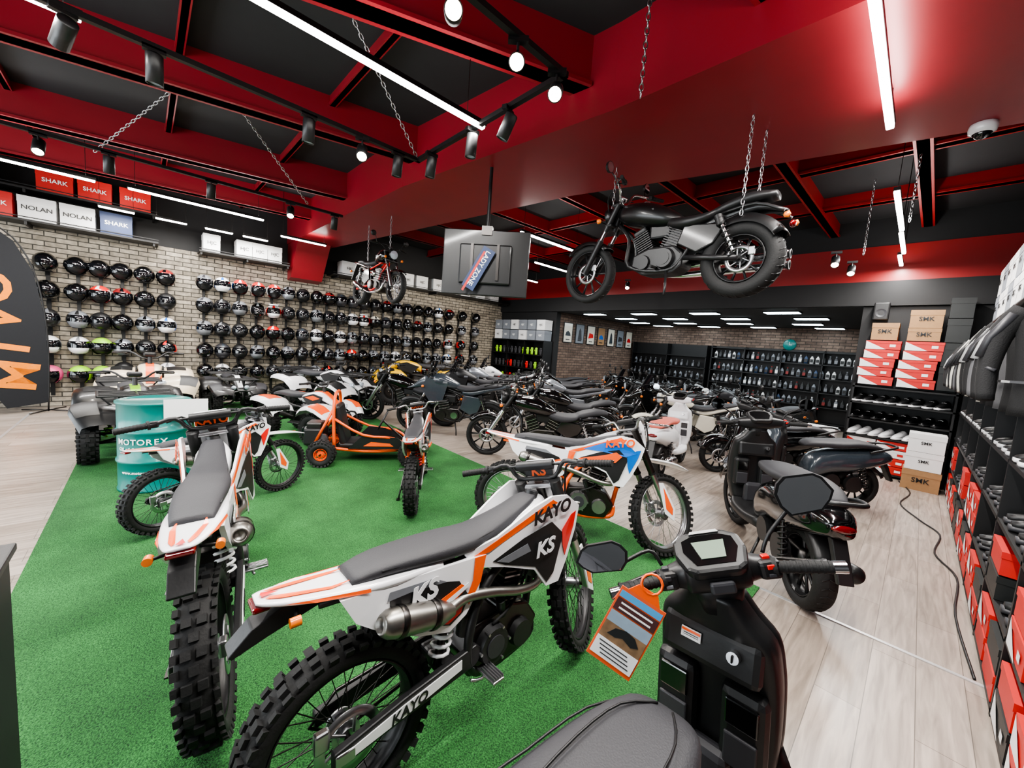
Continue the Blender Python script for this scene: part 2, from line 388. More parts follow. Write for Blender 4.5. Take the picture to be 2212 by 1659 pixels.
        g.panel([(.50,.85),(.56,.845),(.53,.74),(.47,.66),(.46,.70),(.49,.76)],yf,sd,ac,.002,.003)
        for bx,bz in((.17,.76),(.33,.70)): g.cyl((bx,sd*.095,bz),(bx,sd*.117,bz),.008,WHT,n=10)
        o=part('side_panel',g,r)
        if txt2:
            text(txt2,.105 if txt2=='KS' else .06,WHT,o,(.25,sd*.117,.795),ry=-6 if sd<0 else 6,rz=0 if sd<0 else 180,shear=.25,bold=.004)
        g=G()
        g.panel([(.46,.87),(.62,.905),(.82,1.0),(.93,1.035),(1.04,1.02),(1.13,.95),(1.10,.84),(1.04,.70),(.98,.60),(.9,.60),(.83,.70),(.66,.76),(.5,.80)],ys,sd,pl,.012)
        g.panel([(.60,.80),(.76,.87),(.92,.915),(1.0,.84),(.94,.66),(.9,.62),(.83,.715),(.66,.77)],ys,sd,BLK,.002,.002)
        g.panel([(.48,.84),(.58,.85),(.96,1.0),(.93,1.02),(.62,.895)],ys,sd,ac,.002,.0035)
        g.panel([(1.02,.72),(1.08,.86),(1.10,.93),(1.06,.92),(.99,.86),(1.0,.78)],ys,sd,ac2,.002,.003)
        if ac2==BLU:
            g.panel([(.62,.88),(.8,.96),(.98,.97),(1.07,.90),(.98,.86),(.8,.88)],ys,sd,BLU,.002,.004)
            g.panel([(.58,.79),(.66,.77),(.9,.80),(.95,.86),(.9,.89),(.8,.85)],ys,sd,ORG,.002,.0035)
        else: g.panel([(.62,.795),(.68,.775),(.80,.80),(.78,.84)],ys,sd,MG,.002,.0035)
        o=part('radiator_shroud',g,r)
        if txt:
            text(txt,.088,tcol,o,(.92,sd*.168,.965),ry=-8 if sd<0 else 8,rz=-6 if sd<0 else 186,shear=.15,bold=.003)
        if txt2 and txt2!=txt: text(txt2,.10,WHT,o,(.87,sd*.17,.80),ry=-8 if sd<0 else 8,rz=-8 if sd<0 else 188,shear=.3,bold=.003)
    g=G();g.loft([(.98,.80,.04,.008),(1.15,.82,.055,.012),(1.35,.81,.065,.014),(1.55,.785,.06,.012),(1.72,.74,.035,.006)],pl,16,4)
    g.add([(1.3,-.02,.826),(1.3,.02,.826),(1.6,.015,.79),(1.6,-.015,.79)],[range(4)],ac)
    part('front_fender',g,r,sm)
    g=G()
    for sd in(-1,1):
        a=V((1.38,sd*.085,.35));b=V((1.0,sd*.095,1.06));c=a+(b-a)*.5
        g.cyl(a,c,.026,ALU);g.cyl(c,b,.031,BLK if frame==BLK else STL);g.cyl(c-(b-a)*.02,c,.034,BLK)
        g.panel([(1.30,.36),(1.40,.30),(1.42,.40),(1.29,.62),(1.24,.62)],lambda x,z:.118,sd,pl,.008)
        g.panel([(1.31,.40),(1.38,.35),(1.39,.40),(1.29,.58)],lambda x,z:.119,sd,ac,.002,.002)
    g.box((1.03,0,1.03),(.07,.24,.025),ALU,bev=.008);g.box((1.10,0,.88),(.07,.24,.03),ALU,bev=.008);g.cyl((1.1,0,.85),(1.03,0,1.05),.025,STL)
    part('fork',g,r,sm)
    g=G();g.tube([(.955,-.40,1.13),(.98,-.26,1.135),(1.0,-.16,1.15),(1.01,-.1,1.075),(1.01,0,1.07),(1.01,.1,1.075),(1.0,.16,1.15),(.98,.26,1.135),(.955,.40,1.13)],.012,BLK if frame==BLK else ALU,8,smo=3)
    g.cyl((1.0,-.16,1.14),(1.0,.16,1.14),.007,BLK);g.cyl((1.0,-.1,1.14),(1.0,.1,1.14),.026,BLK,n=14)
    g.tube([(1.02,-.2,1.13),(1.1,-.14,1.1),(1.15,-.1,.95),(1.1,-.1,.8)],.006,RUB,6,smo=4);g.tube([(1.02,.2,1.13),(1.12,.12,1.12),(1.13,.08,.9)],.006,RUB,6,smo=4)
    o=part('handlebar',g,r,sm);grips(o,1.01,1.13,.41,None)
    g=G();g.prism([(1.06,1.12),(1.09,1.16),(1.13,1.1),(1.15,.95),(1.12,.86),(1.09,.88),(1.11,1.0)],-.085,.085,plate or pl,bev=.01)
    g.add([(1.137,-.06,1.1),(1.137,.06,1.1),(1.158,.05,.92),(1.158,-.05,.92)],[range(4)],BLK)
    g.box((1.055,0,1.10),(.02,.15,.05),BLK)
    o=part('front_number_plate',g,r,sm)
    if txt2: text(txt2,.06 if txt2=='KAYO' else .075,logo,o,(1.044,0,1.10),rx=90,rz=-90,bold=.002)
    for sd in(-1,1):
        g=G();g.box((.56,sd*.16,.34),(.06,.12,.012),ALU,bev=.004);
        for i in range(5): g.box((.54+.012*i,sd*.17,.35),(.004,.09,.012),ALU)
        part('footpeg',g,r)
    g=G();g.tube([(.5,.1,.34),(.42,.17,.17),(.38,.2,.03)],.011,STL,8,smo=2);g.box((.38,.205,.022),(.06,.04,.01),STL)
    part('kickstand',g,r)
    return r

# ---------- road motorcycle
def road(label,loc,rz,st='naked',body=GBLK,seatm=SEAT,rimc=BLK,steer=0,lean=-4,pipe=CHR,s=1,knob=False,spoke=False,ac=MG,eng=STL,fin=ALU,fr=BLK,name='motorcycle',fat=0):
    r=root(name,label,'motorcycle',loc,rz,s=s,lean=lean)
    cru=st=='cruiser';adv=st=='adv';wb=1.56 if cru else 1.4
    hx=wb-.36;hz=.93 if cru else .98
    sm=steerM(steer,hx,hz,27)
    Rf=.32 if cru else .31;Rr=.32;dz=0 if cru else .07
    if adv: dz=.1
    wheel(r,0,Rr,Rr,.17+fat,'spoke' if spoke else 'alloy','rear_wheel',rimc=rimc,dside=1,knob=knob)
    wheel(r,wb,Rf,Rf,.11+fat*.5,'spoke' if spoke else 'alloy','front_wheel',mat=sm,rimc=rimc,dside=1,knob=knob)
    g=G()
    for sd in(-1,1):
        g.tube([(0,sd*.12,.32),(.25,sd*.12,.35),(.5,sd*.09,.38)],.024,fr,8)
        g.tube([(hx+.02,0,hz-.12),(hx-.15,sd*.06,.62),(hx-.2,sd*.12,.34),(.6,sd*.12,.27),(.45,sd*.1,.4),(.35,sd*.1,.6+dz)],.018,fr,8,smo=4)
        g.tube([(hx,0,hz-.05),(.7,sd*.06,.72+dz),(.3,sd*.1,.62+dz),(.0,sd*.1,.68+dz)],.016,fr,8,smo=3)
        g.prism([(.1,.62+dz),(.46,.66+dz),(.52,.50),(.34,.40),(.2,.46)],sd*.09,sd*.13,body,bev=.012)
    part('frame',g,r)
    for sd in(-1,1):
        g=G();a=(.02,sd*.15,.36);b=(.17,sd*.15,.68+dz);g.cyl(a,b,.015,CHR);g.spring(a,b,.03,.006,8,BLK if body!=GBLK else CHR);g.cyl(V(b)-V((.03,0,.08)),b,.034,BLK)
        part('shock_absorber',g,r)
    g=G()
    g.prism([(.46,.30),(.55,.24),(.85,.24),(.98,.32),(.96,.44),(.8,.50),(.55,.50),(.46,.42)],-.12,.12,eng,bev=.02)
    g.box((.72,0,.66),(.22,.14,.14),BLK,bev=.02)
    for sd in(-1,1):
        g.cyl((.62,sd*.11,.38),(.62,sd*.165,.38),.10,eng,r2=.085,n=26);g.cyl((.84,sd*.11,.36),(.84,sd*.15,.36),.075,eng,r2=.065,n=20);g.cyl((.62,sd*.165,.38),(.62,sd*.17,.38),.06,pipe if fin==ALU else BLK,n=20)
    for an,cx in(((-24,.62),(24,.84)) if cru else ((14,.80),)):
        R_=Matrix.Rotation(rad(an),3,'Y');u=R_@V((0,0,1))
        for i in range(9):
            g.box(V((cx,0,.48))+u*(.022*i),(.16 if cru else .2,.19 if cru else .26,.009),fin if i%2 else eng,rot=R_)
        g.box(V((cx,0,.48))+u*.1,(.11,.13,.2),eng,rot=R_);g.box(V((cx,0,.48))+u*.215,(.14,.17,.05),eng,rot=R_,bev=.015)
    g.lathe([(0,.04),(.05,.035),(.065,.01),(.06,0)],(.73,-.13,.6),(0,-1,0),pipe if fin==ALU else BLK,20)
    part('engine',g,r)
    if cru:
        for k in(0,1):
            g=G();z=.27+.09*k
            g.tube([(.92-.28*k,-.06,.62),(.97-.2*k,-.14,.52),(.88-.1*k,-.17,z+.05),(.65,-.19,z),(.3,-.19,z),( -.3,-.195,z+.01)],[.02,.036],pipe,12,smo=4)
            g.lathe([(.037,0),(.042,.01),(.03,.012),(.025,-.06)],(-.3,-.195,z+.01),(-1,0,0),BLK,18)
            part('exhaust_pipe',g,r)
    else:
        g=G();g.tube([(.92,-.03,.56),(1.02,-.06,.45),(.96,-.1,.27),(.6,-.13,.22),(.35,-.16,.3)],.022,pipe,10,smo=4)
        d=V((-.5,-.03,.2)).normalized();g.lathe([(.02,0),(.05,.04),(.055,.36),(.035,.4),(.03,.35),(0,.35)],(.37,-.17,.29),d,pipe,20)
        part('exhaust_pipe',g,r)
    g=G()
    if cru: g.loft([(.54,.74,.06,.04),(.68,.78,.14,.10),(.90,.84,.175,.125),(hx-.08,.88,.13,.10),(hx,.89,.06,.05)],body,24,2.3);zc=.965
    else: g.loft([(.56,.80+dz,.06,.04),(.68,.83+dz,.12,.08),(.86,.88+dz,.16,.12),(1.0,.89+dz,.15,.11),(1.08,.88+dz,.08,.06)],body,24,2.6);zc=1.0+dz
    g.cyl((.92,0,zc-.02),(.925,0,zc+.012),.035,CHR,n=18)
    for sd in(-1,1): g.box((.84,sd*(.152),.84+(0 if cru else dz+.03)),(.16,.008,.035),ac,bev=.003)
    part('fuel_tank',g,r)
    g=G()
    if cru: g.loft([(-.22,.80,.08,.03),(-.05,.80,.12,.05),(.12,.76,.13,.05),(.2,.735,.12,.045),(.26,.70,.16,.045),(.42,.68,.17,.06),(.58,.70,.13,.06),(.68,.74,.07,.045)],seatm,20,2.6)
    else: g.loft([(-.22,.86+dz,.06,.02),(-.05,.84+dz,.11,.04),(.15,.81+dz,.13,.045),(.25,.775+dz,.13,.04),(.42,.755+dz,.14,.05),(.56,.77+dz,.10,.05),(.62,.79+dz,.07,.04)],seatm,20,2.6)
    part('seat',g,r)
    g=G()
    if cru:
        g.fender(0,Rr,Rr+.035,.105+fat*.4,35,150,body,drop=.06);
        g.loft([(-.3,.66,.05,.02),(-.1,.72,.09,.04),(.15,.68,.10,.07),(.35,.62,.09,.08),(.46,.56,.06,.06)],body,14)
        for sd in(-1,1): g.tube([(.15,sd*.12,.70),(-.1,sd*.125,.73),(-.3,sd*.12,.64)],.012,fr,8,smo=3)
    else:
        g.loft([(-.38,.88+dz,.03,.012),(-.25,.83+dz,.08,.035),(0,.78+dz,.10,.045),(.3,.70+dz,.11,.06),(.5,.70+dz,.09,.05)],body,16)
        g.prism([(-.28,.82+dz),(-.34,.83+dz),(-.5,.58),(-.47,.56)],-.05,.05,BLK,bev=.005);g.fender(0,Rr,Rr+.03,.075,60,130,BLK)
    o=part('rear_fender',g,r)
    g=G()
    if cru: g.ball((-.34,0,.56),.04,RLENS,12,(.6,1.3,.7))
    else: g.box((-.385,0,.87+dz),(.03,.1,.03),RLENS,bev=.008)
    part('tail_light',g,o)
    for x,y,z,pm in((-.33,.13,.60 if cru else .72,None),(hx+.16,.17,hz-.1,sm)):
        for sd in(-1,1):
            g=G();g.cyl((x,sd*.05,z),(x,sd*y,z),.007,BLK,n=8);g.lathe([(.0,-.03),(.02,-.02),(.026,.01),(.0,.022)],(x,sd*(y+.01),z),(1 if x>0 else -1,0,0),AMB,14);part('turn_signal',g,r,pm)
    g=G();g.fender(wb,Rf,Rf+.03,.07+fat*.3,50 if not cru else 40,135,BLK if adv else body)
    part('front_fender',g,r,sm)
    g=G()
    for sd in(-1,1):
        a=V((wb,sd*.1,Rf));b=V((hx-.02,sd*.1,hz+.06));c=a+(b-a)*.5;g.cyl(a,c,.032,BLK if adv or fin==DG else ALU);g.cyl(c,b,.022,CHR)
        g.cyl(a+(b-a)*.62,b,.03,BLK)
    g.box((hx,0,hz+.05),(.08,.26,.03),BLK,bev=.01);g.box((hx+.08,0,hz-.14),(.08,.26,.03),BLK,bev=.01);g.cyl((hx+.08,0,hz-.18),(hx-.01,0,hz+.06),.03,BLK)
    part('fork',g,r,sm)
    bz=hz+.16
    if cru: P=[(hx-.22,-.40,bz+.02),(hx-.12,-.3,bz+.04),(hx-.04,-.14,bz+.04),(hx-.02,-.06,hz+.08),(hx-.02,.06,hz+.08),(hx-.04,.14,bz+.04),(hx-.12,.3,bz+.04),(hx-.22,.40,bz+.02)]
    else: P=[(hx-.08,-.38,bz),(hx-.03,-.2,bz),(hx-.02,-.08,hz+.09),(hx-.02,.08,hz+.09),(hx-.03,.2,bz),(hx-.08,.38,bz)]
    g=G();g.tube(P,.012,BLK if not cru else CHR,8,smo=4)
    g.lathe([(.0,.03),(.035,.03),(.04,.02),(.04,-.02),(.0,-.03)],(hx+.0,0,hz+.13),(-.5,0,.85),CHR if cru else BLK,18)
    g.tube([(hx,-.2,bz),(hx+.12,-.1,bz-.04),(hx+.1,-.05,hz-.1)],.006,RUB,6,smo=4);g.tube([(hx,.2,bz),(hx+.12,.1,bz-.04),(hx+.1,.05,hz-.1)],.006,RUB,6,smo=4)
    o=part('handlebar',g,r,sm)
    if cru: grips(o,hx-.14,bz+.02,.42,None,sweep=.09)
    else: grips(o,hx-.03,bz,.40,None)
    for sd in(-1,1): mirror(o,(hx-.05,sd*.36,bz+.17),sd,None,stalk=(hx-.08,sd*.25,bz+.02))
    g=G()
    if adv:
        g.loft([(hx-.1,.92,.14,.10),(hx+.08,.95,.15,.12),(hx+.22,.92,.10,.09),(hx+.36,.84,.05,.03),(hx+.48,.80,.02,.01)],body,18)
        for sd in(-1,1): g.panel([(.75,.95),(hx+.1,1.02),(hx+.2,.85),(hx,.55),(.85,.6)],lambda x,z:.15,sd,body,.03)
        o2=part('front_fairing',g,r)
        g=G();n=8;vs=[]
        for i in range(n+1):
            a=-1+2*i/n
            vs+=[(hx+.16-.1*a*a,a*.14,1.02),(hx+.02-.07*a*a,a*.11,1.32)]
        g.add(vs,[(2*i,2*i+2,2*i+3,2*i+1) for i in range(n)],VIS,True);part('windscreen',g,o2)
        g=G();g.box((hx+.24,0,.93),(.04,.16,.06),GLS,bev=.015);part('headlight',g,o2)
    else:
        c=(hx+.14,0,hz-.02);g.lathe([(0,-.09),(.05,-.08),(.085,-.03),(.09,.01),(.085,.02)],c,(1,0,-.1),body if body!=GBLK else BLK,24)
        o2=part('headlight',g,r,sm);g=G();g.lathe([(.083,.015),(.06,.03),(0,.04)],c,(1,0,-.1),GLS,24);part('headlight_lens',g,o2)
    for sd in(-1,1):
        g=G();g.cyl((.7 if cru else .5,sd*.12,.3),(.7 if cru else .5,sd*.24,.3),.014,RUB);part('footpeg',g,r)
    g=G();g.tube([(.6,.12,.26),(.56,.19,.12),(.55,.22,.03)],.012,BLK,8);part('kickstand',g,r)
    if adv:
        g=G()
        for sd in(-1,1): g.tube([(.1,sd*.12,.85+dz),(-.1,sd*.13,.92+dz),(-.35,sd*.1,.92+dz)],.01,BLK,8)
        for i in range(4): g.cyl((-.05-.09*i,-.12,.92+dz),(-.05-.09*i,.12,.92+dz),.008,BLK)
        part('luggage_rack',g,r)
    return r

# ---------- scooter
def scooter(label,loc,rz,body=GBLK,seatm=SEAT,steer=0,lean=-2,retro=False,detail=False,inner=BLK,s=1):
    r=root('scooter',label,'scooter',loc,rz,lean=lean,s=s)
    Rw=.24 if retro else .27;wb=1.28
    sm=steerM(steer,1.02,.95,25)
    wheel(r,0,Rw,Rw,.13,'alloy','rear_wheel',dside=-1);wheel(r,wb,Rw,Rw,.11,'alloy','front_wheel',mat=sm)
    g=G()
    g.loft([(-.34,.66,.06,.05),(-.2,.66,.13,.10),(.1,.60,.17,.14),(.38,.56,.16,.15),(.56,.48,.14,.16),(.62,.42,.10,.1)],body,22,2.6)
    part('rear_body',g,r)
    g=G();g.loft([(-.22,.77,.08,.02),(-.08,.80,.13,.035),(.12,.81,.15,.04),(.3,.79,.155,.045),(.5,.78,.135,.045),(.64,.77,.10,.035),(.7,.75,.06,.02)],seatm,22,2.8)
    if detail:
        for sd in(-1,1): g.tube([(.66,sd*.02,.80),(.56,sd*.07,.825),(.4,sd*.085,.838),(.2,sd*.08,.845)],.003,BLK,6,smo=3)
        g.loft([(-.02,.835,.05,.01),(.1,.845,.085,.02),(.22,.84,.08,.018),(.3,.83,.04,.008)],seatm,18,2.4)
        g.tube([(-.2,.09,.80),(.12,.15,.835),(.3,.15,.82),(.5,.13,.81),(.66,.08,.775)],.003,BLK,6,smo=3)
    part('seat',g,r)
    g=G();g.tube([(.0,.15,.74),(-.15,.16,.79),(-.33,.1,.82),(-.36,0,.825),(-.33,-.1,.82),(-.15,-.16,.79),(.0,-.15,.74)],.014,CHR if retro else BLK,8,smo=3);part('grab_rail',g,r)
    g=G();g.loft([(.5,.32,.13,.05),(.7,.30,.17,.045),(.95,.30,.17,.045),(1.05,.34,.13,.06)],inner,18,4);part('floorboard',g,r)
    g=G()
    Z=[(.33,1.03,.14,.05),(.5,1.06,.175,.055),(.68,1.06,.18,.06),(.80,1.04,.175,.06),(.88,1.02,.16,.06),(.93,1.01,.11,.06),(.99,.99,.07,.055)]
    g.loft([(z,x,0,d,w) for z,x,w,d in Z],inner,24,4,ax='z')
    for sd in(-1,1):
        g.box((.985,sd*.10,.60),(.06,.13,.26),inner if retro else BLK,bev=.035);g.box((.952,sd*.10,.66),(.012,.09,.08),GBLK,bev=.005);g.box((.952,sd*.10,.545),(.012,.09,.10),DG,bev=.005)
    g.box((.975,0,.815),(.05,.29,.13),inner if retro else BLK,rot=Matrix.Rotation(rad(10),3,'Y'),bev=.03)
    g.box((.965,0,.42),(.06,.15,.18),inner if retro else DG,bev=.025)
    o=part('leg_shield',g,r)
    g=G();g.cyl((.955,-.075,.83),(.925,-.075,.838),.017,ALU,n=14);g.box((.923,-.075,.838),(.012,.004,.02),STL);part('ignition_switch',g,o)
    if detail:
        g=G();R9=Matrix.Rotation(rad(10),3,'Y');g.box((.945,.05,.835),(.004,.06,.03),BOXW,rot=R9);g.box((.9425,.05,.845),(.002,.056,.007),ORG,rot=R9)
        for i in range(3): g.box((.9425,.05,.835-.006*i),(.002,.045,.0015),BLK,rot=R9)
        part('warning_sticker',g,o)
    g=G();g.loft([(z,x+.05,0,d*.8,w*1.0) for z,x,w,d in Z],body,24,2.6,ax='z')
    if retro: g.cyl((1.13,0,.45),(1.11,0,.85),.02,CHR)
    part('front_cover',g,r)
    g=G();g.fender(wb,Rw,Rw+.045,.085,20,150,body,drop=.06);part('front_fender',g,r,sm)
    g=G();g.fender(0,Rw,Rw+.04,.075,60,150,BLK,drop=.03)
    g.prism([(-.26,.60),(-.31,.60),(-.42,.38),(-.39,.37)],-.04,.04,BLK,bev=.006);part('rear_fender',g,r)
    g=G();g.ball((-.335,0,.67),.05,RLENS,14,(.5,1.3,.5));part('tail_light',g,r)
    g=G();g.loft([(-.02,.30,.05,.07),(.2,.32,.07,.08),(.42,.34,.08,.09),(.5,.36,.06,.06)],STL,14)
    g.cyl((.1,.09,.32),(.1,.14,.32),.1,BLK,n=22);g.cyl((.36,.09,.34),(.36,.14,.34),.09,BLK,n=22);part('engine',g,r)
    g=G();g.tube([(.4,-.1,.3),(.25,-.16,.22),(.1,-.18,.3)],.018,STL,8,smo=3);g.lathe([(.02,0),(.05,.04),(.055,.36),(.035,.39),(0,.39)],(.18,-.18,.28),V((-1,0,.15)),BLK if not retro else CHR,20);part('exhaust_muffler',g,r)
    for sd in(-1,1):
        g=G();a=(-.02,sd*.15,.28);b=(.05,sd*.14,.56);g.cyl(a,b,.012,STL);g.spring(a,b,.028,.006,8,BLK);part('shock_absorber',g,r)
    g=G()
    for sd in(-1,1): g.cyl((wb,sd*.075,Rw),(1.13,sd*.075,.6),.022,BLK)
    g.box((1.12,0,.62),(.06,.2,.04),BLK)
    part('fork',g,r,sm)
    g=G();cx=.985;cz=1.055;hw=.295 if detail else .355;ps=hw-.15
    g.loft([(-ps,cx-.02,cz,.028,.028),(-ps+.05,cx-.01,cz,.045,.04),(-.08,cx,cz,.07,.055),(0,cx+.01,cz,.085,.06),(.08,cx,cz,.07,.055),(ps-.05,cx-.01,cz,.045,.04),(ps,cx-.02,cz,.028,.028)],BLK if not retro else body,24,2.6,ax='y')
    g.loft([(.93,1.0,0,.05,.06),(1.04,.985,0,.065,.085)],BLK if not retro else body,16,ax='z')
    g.cyl((cx-.05,-hw,cz),(cx-.02,-.1,cz),.011,BLK);g.cyl((cx-.05,hw,cz),(cx-.02,.1,cz),.011,BLK)
    o=part('handlebar',g,r,sm)
    grips(o,cx-.02,cz,hw,None,barend=True)
    R_=Matrix.Rotation(rad(-30),3,'Y')
    g=G()
    def put(P,y0,y1,m,bev,off):
        gg=G();gg.prism(P,y0,y1,BLK,bev=bev)
        g.add([R_@V((v[0],v[2],v[1]+off))+V((cx-.02,0,cz+.052)) for v in gg.v],gg.f,m)
    put([(-.075,-.06),(-.06,-.085),(.0,-.105),(.05,-.10),(.075,-.06),(.082,0),(.075,.06),(.05,.10),(.0,.105),(-.06,.085),(-.075,.06)],-.02,.02,BLK,.012,0)
    put([(-.05,-.055),(.0,-.08),(.04,-.075),(.055,-.04),(.055,.04),(.04,.075),(.0,.08),(-.05,.055)],0,.003,GBLK,0,.019)
    if detail:
        put([(-.032,-.035),(.03,-.048),(.03,.048),(-.032,.035)],0,.002,M('lcd_screen',(.42,.48,.42),.25,noise=.02),0,.023)
        put([(.06,-.045),(.07,-.04),(.07,.04),(.06,.045)],0,.006,ALU,0,.02)
        g.box((cx-.085,0,cz-.02),(.02,.07,.035),DG,bev=.008)
    part('instrument_panel',g,o)
    for sd in(-1,1):
        g=G();yy=sd*(ps-.0);g.box((cx-.035,yy,cz),(.055,.06,.055),BLK,bev=.012);g.box((cx-.064,yy,cz+.012),(.006,.02,.014),REDP if sd<0 else DG,bev=.003);g.box((cx-.064,yy,cz-.012),(.006,.02,.01),DG if sd<0 else MG,bev=.002)
        g.box((cx-.03,yy,cz+.03),(.02,.02,.01),REDP if sd<0 else DG,bev=.002)
        part('switch_pod',g,o)
        if detail: mirror(o,(cx-.03,.33,cz+.09) if sd>0 else (cx+.0,-.30,cz+.185),sd,None,hexa=True,stalk=(cx,sd*.15,cz+.03),tall=1 if sd>0 else 1.25)
        else: mirror(o,(cx-.03,sd*.36,cz+.17),sd,None,stalk=(cx,sd*.2,cz+.03))
    g=G()
    if retro: g.lathe([(0,-.06),(.06,-.04),(.07,.01),(.0,.02)],(cx+.07,0,cz),(1,0,0),CHR,20)
    else: g.loft([(1.05,.86,.10,.07),(1.13,.83,.08,.05),(1.16,.82,.04,.02)],GLS,16)
    part('headlight',g,o if retro else r)
    g=G();g.tube([(.45,.1,.26),(.4,.17,.12),(.4,.2,.03)],.012,BLK,8);part('kickstand',g,r)
    return r

# ---------- quad
def quad(label,loc,rz,body=WHT,ac=ORG,trim=BLK,s=1,steer=0,rack=False,fr=None,acf=None):
    r=root('quad_bike',label,'quad bike',loc,rz,s=s)
    fr=fr or BLK;acf=acf or ac
    for x in(0,1.1):
        for sd in(-1,1):
            wheel(r,x,.27,.265,.21 if x==0 else .17,'disc','wheel',rimc=GBLK if not rack else STL,knob=True,rimR=.13,y=sd*.40,disc=False)
    g=G()
    g.tube([(-.1,-.0,.34),(.2,0,.3),(.9,0,.3),(1.2,0,.36)],.05,fr,8);g.cyl((0,-.36,.27),(0,.36,.27),.022,STL)
    for sd in(-1,1):
        for z in(.24,.34): g.tube([(1.0,sd*.1,z+.02),(1.1,sd*.34,z-.02),(1.2,sd*.1,z+.02)],.014,fr,6)
        g.tube([(-.05,sd*.1,.35),(.1,sd*.14,.6),(.5,sd*.12,.55),(.95,sd*.08,.65)],.018,trim,8,smo=3)
        g.tube([(1.2,sd*.08,.34),(1.15,sd*.1,.5),(1.0,sd*.1,.66)],.018,fr,8)
    part('frame',g,r)
    for sd in(-1,1):
        g=G();a=(1.1,sd*.28,.3);b=(1.02,sd*.1,.66);g.cyl(a,b,.012,STL);g.spring(a,b,.03,.008,8,ac);part('shock_absorber',g,r)
    g=G();g.box((.5,0,.38),(.35,.26,.2),STL,bev=.03);
    for i in range(6): g.box((.55,0,.48+.02*i),(.16,.17,.008),ALU)
    part('engine',g,r)
    g=G();g.loft([(-.18,.72,.10,.03),(0,.75,.13,.05),(.25,.74,.13,.055),(.45,.75,.10,.05),(.6,.78,.07,.03)],SEAT,18);part('seat',g,r)
    g=G()
    g.loft([(.5,.70,.10,.08),(.7,.76,.14,.08),(.9,.78,.13,.07),(1.08,.71,.11,.06),(1.26,.60,.08,.04),(1.42,.51,.045,.02)],body,20)
    for sd in(-1,1):
        g.panel([(.55,.74),(.8,.82),(1.0,.78),(.95,.66),(.7,.6)],lambda x,z:.15,sd,BLK,.02)
        g.panel([(.62,.74),(.8,.79),(.95,.75),(.8,.70)],lambda x,z:.152,sd,ac,.004)
    g.prism([(.74,.855),(.95,.86),(1.12,.765),(1.3,.63),(1.28,.62),(1.1,.74),(.93,.83),(.74,.83)],-.045,.045,ac)
    part('hood',g,r)
    for sd in(-1,1):
        g=G()
        U=[.12,.20,.32,.44,.52,.54];H=[.0,.02,.035,.025,.0,-.05];k=len(U)
        PR=[(1.42,.46,.8),(1.34,.56,.9),(1.22,.64,1),(1.08,.67,1),(.94,.64,1),(.84,.56,.95),(.78,.46,.9)]
        def sheet(PR,off,m,lo=0,hi=99):
            vs=[]
            for i,(x,z,wd) in enumerate(PR):
                for u,h in zip(U,H): vs.append((x-.05*max(0,u-.3),sd*(.12+(u-.12)*wd),z+h+off))
            g.add(vs,[(i*k+j,i*k+j+1,(i+1)*k+j+1,(i+1)*k+j) for i in range(len(PR)-1) for j in range(k-1) if lo<=j<hi],m,True)
        sheet(PR,0,body);sheet(PR[1:4],.004,acf,2,4)
        part('front_fender',g,r)
        g=G();PR=[(.34,.46,.95),(.28,.57,1),(.15,.66,1),(0,.69,1),(-.16,.69,.95),(-.32,.66,.75)];sheet(PR,0,body);sheet(PR[2:5],.004,acf,1,3)
        part('rear_fender',g,r)
        g=G();g.lathe([(0,.03),(.045,.02),(.05,-.02),(0,-.04)],(1.27,sd*.12,.62),(1,sd*.2,0),GLS,14);part('headlight',g,r)
        g=G();g.box((.6,sd*.25,.3),(.35,.16,.02),BLK,bev=.006);part('footrest',g,r)
    g=G();g.tube([(1.3,-.18,.3),(1.48,-.16,.4),(1.45,-.14,.55),(1.45,.14,.55),(1.48,.16,.4),(1.3,.18,.3)],.018,trim,8,smo=3);g.tube([(1.3,0,.3),(1.48,0,.4),(1.45,0,.55)],.014,trim,8,smo=3);part('front_bumper',g,r)
    g=G();g.tube([(.74,-.36,1.0),(.82,-.2,1.02),(.88,-.08,.94),(.88,.08,.94),(.82,.2,1.02),(.74,.36,1.0)],.012,BLK,8,smo=3);g.cyl((.95,0,.7),(.88,0,.95),.025,BLK);g.box((.87,0,.99),(.09,.14,.06),BLK,bev=.02)
    o=part('handlebar',g,r);grips(o,.80,1.0,.38,None)
    if rack:
        for x0,x1,z in((.95,1.4,.80),(-.45,.0,.80)):
            g=G()
            for i in range(5):
                x=x0+(x1-x0)*i/4;g.cyl((x,-.32,z),(x,.32,z),.01,BLK,n=8)
            for y in(-.32,0,.32): g.cyl((x0,y,z),(x1,y,z),.012,BLK,n=8);g.cyl(((x0+x1)/2,y,z),((x0+x1)/2,y*.6,z-.16),.01,BLK,n=8)
            part('cargo_rack',g,r)
    return r

